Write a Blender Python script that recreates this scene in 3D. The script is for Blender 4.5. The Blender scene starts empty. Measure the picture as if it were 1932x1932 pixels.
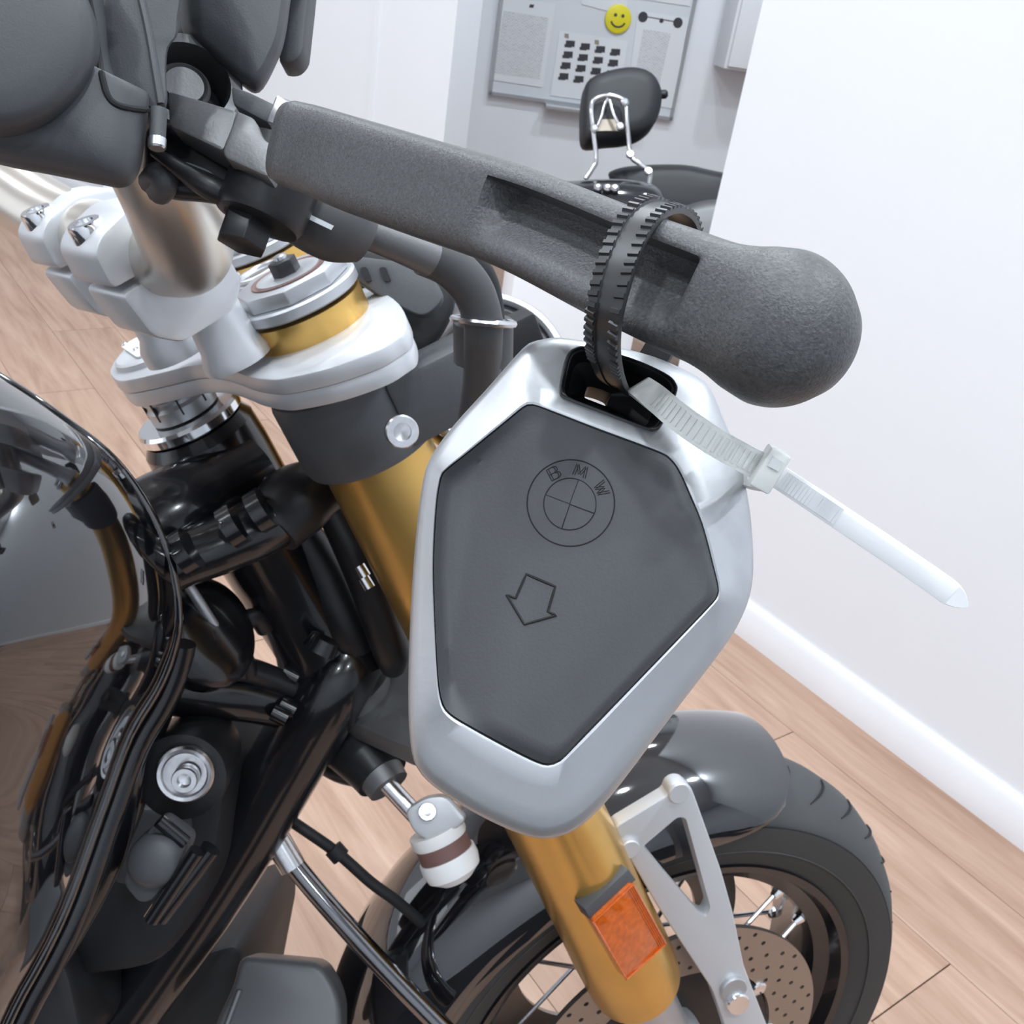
import bpy, bmesh, math, random
from mathutils import Vector, Matrix
random.seed(7)
scene = bpy.context.scene
col = scene.collection

# ------------------------------------------------------------------ camera
FPX = 1900.0                                   # focal length in pixels of the 1932 px frame
CAM_H = 1.071
CAM = Vector((0, 0, CAM_H))
_up = Vector((.14, .871, .469)).normalized()   # world up seen in camera axes
_wx = (Vector((1, 0, 0)) - _up * _up.x).normalized()
_wy = _up.cross(_wx)
R3 = Matrix((_wx, _wy, _up))                   # camera axes -> world axes
def D(x, y, z):                                # direction given in camera axes
    return R3 @ Vector((x, y, z))
def P(px, py, d):                              # the point seen at pixel px,py at depth d metres
    return CAM + D((px - 966) / FPX * d, (966 - py) / FPX * d, -d)
def ray(px, py):
    return D((px - 966) / FPX, (966 - py) / FPX, -1)
def on_plane(px, py, p0, n):
    r = ray(px, py)
    return CAM + r * ((p0 - CAM).dot(n) / r.dot(n))
cam_data = bpy.data.cameras.new('camera')
cam_data.sensor_width = 36.0
cam_data.lens = 36.0 * FPX / 1932.0
cam_data.clip_start = .005
cam_data.dof.use_dof = True
cam_data.dof.focus_distance = .15
cam_data.dof.aperture_fstop = 125
cam = bpy.data.objects.new('camera', cam_data)
cam.matrix_world = Matrix.Translation(CAM) @ R3.to_4x4()
col.objects.link(cam)
scene.camera = cam

# ------------------------------------------------------------------ world, exposure, lamps
world = bpy.data.worlds.new('world'); scene.world = world
world.use_nodes = True
world.node_tree.nodes['Background'].inputs[0].default_value = (.86, .92, 1, 1)
world.node_tree.nodes['Background'].inputs[1].default_value = 1.6
scene.view_settings.view_transform = 'Standard'
scene.view_settings.look = 'None'
scene.view_settings.exposure = 0.12
scene.view_settings.gamma = 1
scene.view_settings.use_curve_mapping = False
CEIL = 2.75
LAMP_POWER = 11.5
LAMPS = [(-.9, -.5), (.15, -.55), (1.15, -.5), (-.9, .55), (.1, .6), (1.15, .6),
         (-.9, 1.7), (.0, 1.75), (1.0, 1.7), (-2.3, -.4), (-2.3, 1.2), (-.2, -1.7), (1.1, -1.7), (.3, 2.75), (-1.5, 2.7), (1.0, 2.9)]  # last lamp is an extra, added to brighten the notice board wall

# ------------------------------------------------------------------ materials
def mat(name, color, rough=.5, metal=0., spec=.5, coat=0., bump=0., bscale=200., vary=0., vscale=8., trans=0., sss=0., ior=1.45, bdetail=4., emis=None, estr=0., alpha=1., coat_ior=1.5):
    m = bpy.data.materials.new(name); m.use_nodes = True
    nt = m.node_tree; b = nt.nodes['Principled BSDF']
    b.inputs['Base Color'].default_value = (*color, 1)
    b.inputs['Roughness'].default_value = rough
    b.inputs['Metallic'].default_value = metal
    b.inputs['Specular IOR Level'].default_value = spec
    b.inputs['Coat Weight'].default_value = coat
    b.inputs['Coat Roughness'].default_value = .03
    b.inputs['Coat IOR'].default_value = coat_ior
    b.inputs['Transmission Weight'].default_value = trans
    b.inputs['IOR'].default_value = ior
    b.inputs['Alpha'].default_value = alpha
    if sss:
        b.inputs['Subsurface Weight'].default_value = sss
        b.inputs['Subsurface Radius'].default_value = (.004, .004, .004)
    if emis:
        b.inputs['Emission Color'].default_value = (*emis, 1); b.inputs['Emission Strength'].default_value = estr
    tc = None
    if bump or vary:
        tc = nt.nodes.new('ShaderNodeTexCoord')
    if bump:
        n = nt.nodes.new('ShaderNodeTexNoise'); n.inputs['Scale'].default_value = bscale; n.inputs['Detail'].default_value = bdetail
        nt.links.new(tc.outputs['Object'], n.inputs['Vector'])
        bp = nt.nodes.new('ShaderNodeBump'); bp.inputs['Strength'].default_value = bump; bp.inputs['Distance'].default_value = .3 / bscale
        nt.links.new(n.outputs['Fac'], bp.inputs['Height']); nt.links.new(bp.outputs['Normal'], b.inputs['Normal'])
    if vary:
        n2 = nt.nodes.new('ShaderNodeTexNoise'); n2.inputs['Scale'].default_value = vscale; n2.inputs['Detail'].default_value = 5
        nt.links.new(tc.outputs['Object'], n2.inputs['Vector'])
        r = nt.nodes.new('ShaderNodeValToRGB')
        r.color_ramp.elements[0].position = .3; r.color_ramp.elements[1].position = .7
        r.color_ramp.elements[0].color = (*[c * (1 - vary) for c in color], 1)
        r.color_ramp.elements[1].color = (*[min(1, c * (1 + vary)) for c in color], 1)
        nt.links.new(n2.outputs['Fac'], r.inputs['Fac']); nt.links.new(r.outputs['Color'], b.inputs['Base Color'])
    return m
M = {}
M['wall'] = mat('white_wall_paint', (.80, .82, .86), .75, bump=.05, bscale=90, vary=.012, vscale=2)
M['wall_back'] = mat('pale_grey_wall_paint', (.80, .82, .86), .75, bump=.05, bscale=90)
M['ceil'] = mat('ceiling_paint', (.82, .83, .85), .8)
M['skirt'] = mat('gloss_white_paint', (.82, .83, .86), .35, vary=.02, vscale=6)
M['lever'] = mat('grained_black_lever', (.072, .072, .075), .42, spec=.6, bump=1., bscale=2700, bdetail=2, vary=.3, vscale=1800)
M['plastic'] = mat('textured_black_plastic', (.062, .064, .070), .46, bump=.4, bscale=2400)
M['plastic_grey'] = mat('dark_grey_plastic', (.07, .072, .078), .5, bump=.25, bscale=900)
M['black'] = mat('satin_black', (.012, .012, .014), .38)
M['black_matt'] = mat('matt_black', (.009, .009, .011), .6)
M['gloss'] = mat('gloss_black_paint', (.006, .006, .008), .06, spec=1., coat=1., coat_ior=1.62)
M['frame'] = mat('gloss_black_frame_paint', (.007, .007, .009), .2, coat=.4)
M['castgrey'] = mat('grey_cast_alloy', (.17, .17, .175), .45, metal=.6, bump=.25, bscale=1200)
M['silver'] = mat('satin_silver_alloy', (.50, .51, .53), .40, metal=.75, bump=.06, bscale=900)
M['white_alloy'] = mat('blasted_white_alloy', (.60, .61, .635), .42, metal=.45, bump=.12, bscale=1400)
M['bar'] = mat('champagne_satin_bar', (.62, .58, .53), .3, metal=.85)
M['chrome'] = mat('chrome', (.82, .83, .85), .1, metal=1.)
M['dark_chrome'] = mat('dark_chrome', (.22, .22, .23), .12, metal=1.)
M['steel'] = mat('zinc_bolt_steel', (.62, .62, .64), .25, metal=1., vary=.1, vscale=300)
M['gold'] = mat('gold_anodised', (.70, .43, .13), .29, metal=.85, vary=.05, vscale=30)
M['rubber'] = mat('soft_black_rubber', (.060, .061, .065), .5, spec=.4, bump=.3, bscale=2200)
M['groove_shade'] = mat('groove_shade_rubber', (.012, .012, .013), .8)  # dark colour stands in for the shade inside fine grooves
M['tyre'] = mat('tyre_rubber', (.055, .056, .058), .68, bump=.1, bscale=500)
M['tyre_side'] = mat('tyre_sidewall_rubber', (.040, .039, .038), .72)
M['groove'] = mat('tyre_groove', (.012, .012, .013), .9)
M['disc'] = mat('brake_disc_steel', (.36, .32, .29), .36, metal=.9)
M['amber'] = mat('amber_reflector', (.72, .13, .008), .12, trans=.25, coat=.6, vary=.25, vscale=260)
M['nylon'] = mat('translucent_white_nylon', (.88, .90, .87), .3, sss=.3, trans=.3)
M['nylon_tail'] = mat('clear_nylon_tail', (.93, .95, .97), .25, trans=.5)
M['tie_black'] = mat('black_nylon', (.024, .024, .026), .36, spec=.5)
M['whitepl'] = mat('white_plastic', (.78, .78, .78), .4)
M['maroon'] = mat('brown_sleeve', (.16, .085, .075), .5)
M['tan'] = mat('tan_reflective_shell', (.36, .31, .25), .35, metal=.4)
M['paper'] = mat('paper', (.72, .74, .77), .8)
M['print'] = mat('printed_ink', (.05, .05, .06), .8)
M['yellow'] = mat('yellow_plastic', (.75, .66, .03), .4)
M['leather'] = mat('black_vinyl', (.020, .021, .024), .45, bump=.15, bscale=300)
M['gloss_far'] = mat('gloss_dark_grey_paint', (.02, .022, .025), .12, coat=.6)
M['hose'] = mat('rubber_hose', (.06, .06, .062), .5)
M['head_grey'] = mat('satin_grey_head_cover', (.105, .107, .112), .42, metal=.3)
M['lampglow'] = mat('lamp_glow', (1, 1, 1), .5, emis=(1, .98, .95), estr=6.)
M['alloyrim'] = mat('notice_board_alloy', (.42, .43, .45), .4, metal=.5)
M['glass'] = mat('added_window_glass', (1, 1, 1), .02, alpha=.06)
M['board'] = mat('whiteboard', (.66, .69, .73), .35)

def wood_material():
    m = bpy.data.materials.new('oak_laminate'); m.use_nodes = True
    nt = m.node_tree; b = nt.nodes['Principled BSDF']; N = nt.nodes.new; L = nt.links.new
    tc = N('ShaderNodeTexCoord'); oi = N('ShaderNodeObjectInfo')
    comb = N('ShaderNodeCombineXYZ'); mul = N('ShaderNodeMath'); mul.operation = 'MULTIPLY'; mul.inputs[1].default_value = 37.
    L(oi.outputs['Random'], mul.inputs[0]); L(mul.outputs[0], comb.inputs[0]); L(mul.outputs[0], comb.inputs[2])
    add = N('ShaderNodeVectorMath'); add.operation = 'ADD'; L(tc.outputs['Object'], add.inputs[0]); L(comb.outputs[0], add.inputs[1])
    mp = N('ShaderNodeMapping'); mp.inputs['Scale'].default_value = (1.3, 13., 1.); L(add.outputs[0], mp.inputs[0])
    n1 = N('ShaderNodeTexNoise'); n1.inputs['Scale'].default_value = 2.2; n1.inputs['Detail'].default_value = 8; n1.inputs['Roughness'].default_value = .62; n1.inputs['Distortion'].default_value = .6
    L(mp.outputs[0], n1.inputs['Vector'])
    r = N('ShaderNodeValToRGB'); cr = r.color_ramp
    cr.elements[0].position = .25; cr.elements[0].color = (.30, .175, .12, 1)
    cr.elements[1].position = .75; cr.elements[1].color = (.54, .375, .285, 1)
    e = cr.elements.new(.48); e.color = (.43, .28, .205, 1)
    L(n1.outputs['Fac'], r.inputs['Fac'])
    hsv = N('ShaderNodeHueSaturation'); mr = N('ShaderNodeMapRange'); mr.inputs[3].default_value = .92; mr.inputs[4].default_value = 1.07
    L(oi.outputs['Random'], mr.inputs[0]); L(mr.outputs[0], hsv.inputs['Value']); L(r.outputs['Color'], hsv.inputs['Color'])
    L(hsv.outputs['Color'], b.inputs['Base Color'])
    b.inputs['Roughness'].default_value = .42; b.inputs['Specular IOR Level'].default_value = .35
    bp = N('ShaderNodeBump'); bp.inputs['Strength'].default_value = .12; bp.inputs['Distance'].default_value = .002
    L(n1.outputs['Fac'], bp.inputs['Height']); L(bp.outputs['Normal'], b.inputs['Normal'])
    return m
M['wood'] = wood_material()

def text_paper():
    m = bpy.data.materials.new('printed_paper'); m.use_nodes = True
    nt = m.node_tree; b = nt.nodes['Principled BSDF']; N = nt.nodes.new; L = nt.links.new
    tc = N('ShaderNodeTexCoord'); br = N('ShaderNodeTexBrick')
    br.inputs['Scale'].default_value = 60; br.inputs['Color1'].default_value = (.36, .37, .39, 1); br.inputs['Color2'].default_value = (.52, .53, .55, 1)
    br.inputs['Mortar'].default_value = (.70, .72, .75, 1); br.inputs['Mortar Size'].default_value = .09; br.inputs['Brick Width'].default_value = .9; br.inputs['Row Height'].default_value = .32
    mpp = N('ShaderNodeMapping'); mpp.inputs['Rotation'].default_value = (math.pi / 2, 0, 0); L(tc.outputs['Object'], mpp.inputs[0]); L(mpp.outputs[0], br.inputs['Vector']); L(br.outputs['Color'], b.inputs['Base Color']); b.inputs['Roughness'].default_value = .8
    return m
M['text'] = text_paper()

# ------------------------------------------------------------------ mesh helpers (all shapes are given in world space)
WLOC = {}
def thing(name, label, cat, loc, group=None):
    o = bpy.data.objects.new(name, None); o.empty_display_size = .05
    col.objects.link(o); o.location = loc; WLOC[o] = Vector(loc)
    o['label'] = label; o['category'] = cat
    if group: o['group'] = group
    return o
def tag(o, label, cat, group=None):
    o['label'] = label; o['category'] = cat
    if group: o['group'] = group
    return o
def struct(o):
    o['kind'] = 'structure'; return o
def obj(name, verts, faces, m, parent=None, angle=35, label=None, fix=True):
    verts = [Vector(v) for v in verts]
    c = sum(verts, Vector()) / len(verts)
    me = bpy.data.meshes.new(name)
    me.from_pydata([v - c for v in verts], [], faces)
    if fix:
        bm = bmesh.new(); bm.from_mesh(me)
        bmesh.ops.remove_doubles(bm, verts=bm.verts, dist=1e-6)
        bmesh.ops.recalc_face_normals(bm, faces=bm.faces)
        bm.to_mesh(me); bm.free()
    me.materials.append(m)
    me.shade_smooth()
    me.set_sharp_from_angle(angle=math.radians(angle))
    o = bpy.data.objects.new(name, me); col.objects.link(o)
    WLOC[o] = c
    if parent is not None:
        o.parent = parent; o.location = c - WLOC[parent]
    else:
        o.location = c
    if label: o['label'] = label
    return o
def basis(n):
    n = n.normalized()
    a = Vector((0, 0, 1)) if abs(n.z) < .9 else Vector((1, 0, 0))
    u = n.cross(a).normalized(); return u, n.cross(u)
def catmull(pts, k=8, closed=False):
    out = []; n = len(pts)
    rng = range(n if closed else n - 1)
    for i in rng:
        if closed: p0, p1, p2, p3 = pts[(i - 1) % n], pts[i], pts[(i + 1) % n], pts[(i + 2) % n]
        else: p0, p1, p2, p3 = pts[max(i - 1, 0)], pts[i], pts[i + 1], pts[min(i + 2, n - 1)]
        for j in range(k):
            t = j / k
            out.append(tuple(.5 * (2 * b + (c - a) * t + (2 * a - 5 * b + 4 * c - d) * t * t + (3 * b - a - 3 * c + d) * t ** 3) for a, b, c, d in zip(p0, p1, p2, p3)))
    if not closed: out.append(tuple(pts[-1]))
    return out
def loft_faces(rings, n, closed=True, cap=True):
    f = []
    for i in range(rings - 1):
        for j in range(n if closed else n - 1):
            k = (j + 1) % n
            f.append((i * n + j, i * n + k, (i + 1) * n + k, (i + 1) * n + j))
    if cap:
        f.append(tuple(range(n))[::-1]); f.append(tuple(range((rings - 1) * n, rings * n)))
    return f
def tube(name, pts, r, m, parent=None, seg=14, smooth=6, label=None, closed=False, angle=40):
    pts = [Vector(p) for p in pts]
    rr = list(r) if hasattr(r, '__len__') else [r] * len(pts)
    q = [(*p, a) for p, a in zip(pts, rr)]
    if smooth and len(q) > 2: q = catmull(q, smooth, closed)
    pts = [Vector(p[:3]) for p in q]; rr = [max(p[3], 1e-5) for p in q]
    n = len(pts); v = []
    t0 = (pts[1] - pts[0]).normalized(); u, w = basis(t0)
    for i in range(n):
        if closed: t = (pts[(i + 1) % n] - pts[i - 1]).normalized()
        else: t = (pts[min(i + 1, n - 1)] - pts[max(i - 1, 0)]).normalized()
        u = (u - t * u.dot(t)).normalized(); w = t.cross(u)
        for k in range(seg):
            a = 2 * math.pi * k / seg
            v.append(pts[i] + (u * math.cos(a) + w * math.sin(a)) * rr[i])
    f = loft_faces(n, seg, True, not closed)
    if closed:
        for j in range(seg):
            k = (j + 1) % seg
            f.append(((n - 1) * seg + j, (n - 1) * seg + k, k, j))
    return obj(name, v, f, m, parent, angle, label)
def lathe(name, o, axis, prof, m, parent=None, seg=48, label=None, angle=30, closed=False, udir=None, cap=True):
    """profile of (radius, height along axis)"""
    axis = axis.normalized(); u, w = basis(axis)
    if udir is not None:
        u = (udir - axis * udir.dot(axis)).normalized(); w = axis.cross(u)
    v = []
    for r, h in prof:
        for k in range(seg):
            a = 2 * math.pi * k / seg
            v.append(o + axis * h + (u * math.cos(a) + w * math.sin(a)) * max(r, 1e-6))
    f = loft_faces(len(prof), seg, True, cap and not closed)
    if closed:
        n = len(prof)
        for j in range(seg):
            k = (j + 1) % seg
            f.append(((n - 1) * seg + j, (n - 1) * seg + k, k, j))
    return obj(name, v, f, m, parent, angle, label)
def fillet(poly, r, k=4):
    """round the corners of a closed polygon of 3D points"""
    out = []; n = len(poly)
    for i in range(n):
        a, b, c = poly[i - 1], poly[i], poly[(i + 1) % n]
        d1, d2 = (a - b), (c - b); l1, l2 = d1.length, d2.length
        rr = min(r, l1 * .45, l2 * .45)
        p, q = b + d1 / l1 * rr, b + d2 / l2 * rr
        for j in range(k + 1):
            t = j / k; out.append(p * (1 - t) ** 2 + b * 2 * t * (1 - t) + q * t * t)
    return out
def prism(name, poly, vec, m, parent=None, bevel=0., seg=2, label=None, angle=35):
    poly = [Vector(p) for p in poly]; n = len(poly)
    v = poly + [p + vec for p in poly]
    f = [tuple(range(n)), tuple(range(2 * n - 1, n - 1, -1))] + [(i, (i + 1) % n, n + (i + 1) % n, n + i) for i in range(n)]
    if not bevel: return obj(name, v, f, m, parent, angle, label)
    bm = bmesh.new(); bv = [bm.verts.new(p) for p in v]
    for q in f: bm.faces.new([bv[i] for i in q])
    bmesh.ops.recalc_face_normals(bm, faces=bm.faces)
    nv = vec.normalized()
    ed = [e for e in bm.edges if abs((e.verts[0].co - e.verts[1].co).dot(nv)) < vec.length * .5 or n <= 10]
    bmesh.ops.bevel(bm, geom=ed, offset=bevel, segments=seg, affect='EDGES', profile=.5, clamp_overlap=True)
    bm.verts.index_update()
    o = obj(name, [x.co.copy() for x in bm.verts], [tuple(x.index for x in q.verts) for q in bm.faces], m, parent, angle, label)
    bm.free(); return o
def box(name, c, u, v, w, m, parent=None, bevel=0., label=None, seg=2):
    """centre and three half axes"""
    p = [c - u - v - w, c + u - v - w, c + u + v - w, c - u + v - w]
    return prism(name, p, w * 2, m, parent, bevel, seg, label)
def pxpoly(pts, p0, n): return [on_plane(x, y, p0, n) for x, y in pts]
def ring(name, c, axis, R, r, m, parent=None, seg=64, sec=10, label=None):
    prof = [(R + r * math.cos(2 * math.pi * i / sec), r * math.sin(2 * math.pi * i / sec)) for i in range(sec)]
    return lathe(name, c, axis, prof, m, parent, seg, label, closed=True)
def bolt(name, c, axis, r, h, m, parent=None, socket=True, hexhead=False, dark=None):
    axis = axis.normalized()
    if hexhead:
        o = lathe(name, c, axis, [(r * 1.35, 0), (r * 1.35, h * .15), (r * 1.02, h * .2), (r, h * .25)], m, parent, 32)
        u, w = basis(axis)
        hx = [c + axis * h * .2 + (u * math.cos(math.pi * k / 3) + w * math.sin(math.pi * k / 3)) * r for k in range(6)]
        prism('hex_head', hx, axis * h * .8, m, parent, r * .06)
    else:
        s = r * .55
        o = lathe(name, c, axis, [(r, 0), (r, h * .85), (r * .92, h), (s, h), (s * .98, h * .45), (s * .2, h * .35)] if socket else [(r, 0), (r, h * .8), (r * .9, h), (r * .3, h)], m, parent, 32)
    return o
def boolean_cut(o, cutter):
    md = o.modifiers.new('cut', 'BOOLEAN'); md.operation = 'DIFFERENCE'; md.object = cutter; md.solver = 'EXACT'
    bpy.context.view_layer.update()
    dg = bpy.context.evaluated_depsgraph_get()
    me = bpy.data.meshes.new_from_object(o.evaluated_get(dg))
    o.modifiers.clear(); old = o.data; o.data = me
    bpy.data.objects.remove(cutter)
    me.shade_smooth(); me.set_sharp_from_angle(angle=math.radians(35))
def slab(name, a, b, m, parent=None):
    """axis aligned box between two corners"""
    a, b = Vector(a), Vector(b); c = (a + b) / 2; h = (b - a) / 2
    return box(name, c, Vector((h.x, 0, 0)), Vector((0, h.y, 0)), Vector((0, 0, h.z)), m, parent)
UP = Vector((0, 0, 1))
from mathutils.bvhtree import BVHTree
def surf(objs, px, py, lift=0.):
    """nearest point of some built objects seen at a pixel"""
    best = None; d = ray(px, py).normalized()
    for o in objs:
        if o not in BV:
            me = o.data; BV[o] = BVHTree.FromPolygons([v.co + WLOC[o] for v in me.vertices], [tuple(p.vertices) for p in me.polygons])
        h = BV[o].ray_cast(CAM, d)
        if h[0] is not None and (best is None or h[3] < best[1]): best = (h[0], h[3])
    if best is None: return None
    return best[0] - d * lift
BV = {}

# ------------------------------------------------------------------ the setting
def floor_pt(px, py): return on_plane(px, py, Vector((0, 0, 0)), UP)
XMIN, XMAX, YMIN, YMAX = -4.2, 2.9, -2.6, 4.6
flo = struct(slab('floor', (XMIN, YMIN, -.08), (XMAX, YMAX, -.013), M['groove']))
q1, q2 = floor_pt(1472, 1250), floor_pt(1932, 1597)
wd = (q2 - q1).normalized()                     # along the partition on the right, towards the camera
wn = Vector((-wd.y, wd.x, 0))
if wn.dot(-q1) < 0: wn = -wn                    # faces the camera
PW, PL = .17, 1.15
pv = [(x, y, z) for z in (-.012, 0) for x, y in ((-PL / 2 + .001, -PW / 2 + .0005), (PL / 2 - .001, -PW / 2 + .0005), (PL / 2 - .001, PW / 2 - .0005), (-PL / 2 + .001, PW / 2 - .0005))]
pm = bpy.data.meshes.new('plank')
pm.from_pydata(pv, [], [(3, 2, 1, 0), (4, 5, 6, 7), (0, 1, 5, 4), (1, 2, 6, 5), (2, 3, 7, 6), (3, 0, 4, 7)])
pm.materials.append(M['wood'])
ang = math.atan2(wd.y, wd.x)
cnt = 0
for i in range(-30, 31):
    for j in range(-6, 7):
        c = q1 + wn * (i * PW + .05) + wd * (j * PL + (i * .37 % 1) * PL + .3)
        if not (XMIN + .6 < c.x < XMAX - .5 and -.15 < c.y < YMAX - .3): continue
        e = bpy.data.objects.new('plank', pm); col.objects.link(e); e.parent = flo
        e.location = Vector((c.x, c.y, 0)) - WLOC[flo]; e.rotation_euler.z = ang + (math.pi if (i * 7 + j) % 2 else 0); cnt += 1
# plain boards continue behind the camera
wall_h = CEIL
struct(slab('ceiling', (XMIN, YMIN, CEIL), (XMAX, YMAX, CEIL + .08), M['ceil']))
struct(slab('wall_back', (XMIN, YMAX, 0), (XMAX, YMAX + .1, CEIL), M['wall_back']))
WY0, WY1, WZ0, WZ1 = -1.6, 2.2, .35, 2.35
struct(slab('wall_left', (XMIN - .1, YMIN, 0), (XMIN, WY0, CEIL), M['wall']))
struct(slab('wall_left_far', (XMIN - .1, WY1, 0), (XMIN, YMAX, CEIL), M['wall']))
struct(slab('wall_left_sill', (XMIN - .1, WY0, 0), (XMIN, WY1, WZ0), M['wall']))
struct(slab('wall_left_lintel', (XMIN - .1, WY0, WZ1), (XMIN, WY1, CEIL), M['wall']))
win = struct(slab('added_window_1', (XMIN - .06, WY0, WZ0), (XMIN - .05, WY1, WZ1), M['glass']))  # unseen window, added so daylight makes streaks on the frame tubes
for k in range(4):
    yy = WY0 + (WY1 - WY0) * k / 3
    slab('added_window_frame', (XMIN - .08, yy - .025, WZ0), (XMIN - .03, yy + .025, WZ1), M['skirt'], win)
for zz in (WZ0, WZ1): slab('added_window_frame', (XMIN - .08, WY0, zz - .025), (XMIN - .03, WY1, zz + .025), M['skirt'], win)
struct(slab('wall_right', (XMAX, YMIN, 0), (XMAX + .1, YMAX, CEIL), M['wall']))
struct(slab('wall_front', (XMIN, YMIN - .1, 0), (XMAX, YMIN, CEIL), M['wall']))
# white partition on the right of the photograph
edge = on_plane(1390, 215, q1, wn); edge.z = 0
far_end = edge; near_end = edge + wd * 3.2
def wall_slab(name, a, b, t, z0, z1, m, n):
    return prism(name, [a + UP * z0, b + UP * z0, b + UP * z1, a + UP * z1], -n * t, m)
struct(wall_slab('wall_partition', far_end, near_end, .16, 0, CEIL, M['wall'], wn))
sk = .075
bb = struct(prism('baseboard_right', [far_end + wn * .012, far_end, far_end + UP * sk, far_end + wn * .005 + UP * sk, far_end + wn * .012 + UP * (sk - .012)], (near_end - far_end), M['skirt']))
# paler partition behind the lever, on the left
l1, l2 = floor_pt(-60, 300), floor_pt(800, 620)
ld = (l2 - l1).normalized(); ln = Vector((ld.y, -ld.x, 0))
if ln.dot(-l1) < 0: ln = -ln
l1 = l1 - ld * .5
struct(wall_slab('wall_left_partition', l1, l2, .12, 0, CEIL, M['wall'], ln))
struct(prism('baseboard_left', [l1 + ln * .012, l1, l1 + UP * sk, l1 + ln * .005 + UP * sk, l1 + ln * .012 + UP * (sk - .012)], (l2 - l1), M['skirt']))
for k, px in enumerate((330, 705)):
    t = on_plane(px, 60, l1, ln); t.z = 0
    struct(prism('trim_%d' % (k + 1), [t + UP * sk, t + ld * .02 + UP * sk, t + ld * .02 + UP * CEIL, t + UP * CEIL], ln * .004, M['wall']))
# wall that carries the notice board
B0 = P(1095, 200, 3.9)
bx = D(6.96, 966 / 1900 - (-57 + .161 * (14200 - 966)) / 1900 + 0, -1); bx.z = 0; bx.normalize()
bn = Vector((bx.y, -bx.x, 0))
if bn.dot(B0) > 0: bn = -bn
W0 = Vector((B0.x, B0.y, 0)) - bn * .02
struct(wall_slab('wall_notice_board', W0 - bx * 1.6, W0 + bx * 1.9, .1, 0, CEIL, M['wall_back'], bn))
struct(prism('baseboard_notice_wall', [(W0 - bx * 1.6) + bn * .012, W0 - bx * 1.6, W0 - bx * 1.6 + UP * sk, (W0 - bx * 1.6) + bn * .012 + UP * (sk - .01)], bx * 3.5, M['skirt']))

# ceiling lamps
WHERE = ['behind the camera to the left', 'straight behind the camera', 'behind the camera to the right', 'above the fuel tank side', 'above the front forks',
         'above the near end of the partition', 'left of the front wheel, halfway to the back wall', 'above the floor beyond the front wheel', 'above the far end of the partition',
         'in the far left corner behind the camera', 'near the left wall', 'at the rear of the room in the middle', 'at the rear of the room on the right', 'closest to the notice board', 'above the pale left partition', 'above the second motorcycle, added to brighten the notice board wall']
def downlight(x, y, k):
    o = thing('ceiling_downlight', 'round recessed ceiling downlight %s' % WHERE[k], 'lamp', (x, y, CEIL - .02), 'ceiling downlights')
    c = Vector((x, y, CEIL))
    lathe('trim_ring', c - UP * .012, UP, [(.085, .012), (.085, .004), (.078, 0), (.064, 0), (.06, .006), (.06, .012)], M['whitepl'], o, 32)
    lathe('diffuser', c - UP * .004, UP, [(.06, 0), (.06, .003)], M['lampglow'], o, 32)
    ld_ = bpy.data.lights.new('downlight_glow', 'AREA'); ld_.shape = 'DISK'; ld_.size = .12; ld_.energy = LAMP_POWER; ld_.color = (.86, .94, 1.0)
    lo = bpy.data.objects.new('downlight_glow', ld_); col.objects.link(lo); lo.parent = o; lo.location = (0, 0, .006)
for k, (x, y) in enumerate(LAMPS): downlight(x, y, k)

# ------------------------------------------------------------------ fork frame of the motorcycle
A = CAM + D(-.1031, .1016, -.5)                          # centre of the near fork cap
WC = CAM + D(.116, -.445, -.930)                         # wheel hub
N = D(.36, -.4358, .825).normalized()                    # axle, towards the camera
E = WC + N * .08
FD = (E - A).normalized()                                # down the fork
N = (N - FD * N.dot(FD)).normalized()
H = FD.cross(N); 
if H.dot(D(1, 0, 0)) < 0: H = -H                         # forward, square to fork and axle
FU = -FD
WR = .264
ground = WC.z - WR
bike = thing('motorcycle', 'large black motorcycle with gold front forks and silver yoke filling the foreground', 'motorcycle', (WC.x - .3, WC.y, 0))
LEFT = A - N * .155
STEM = A - N * .090 - H * .084
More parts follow.
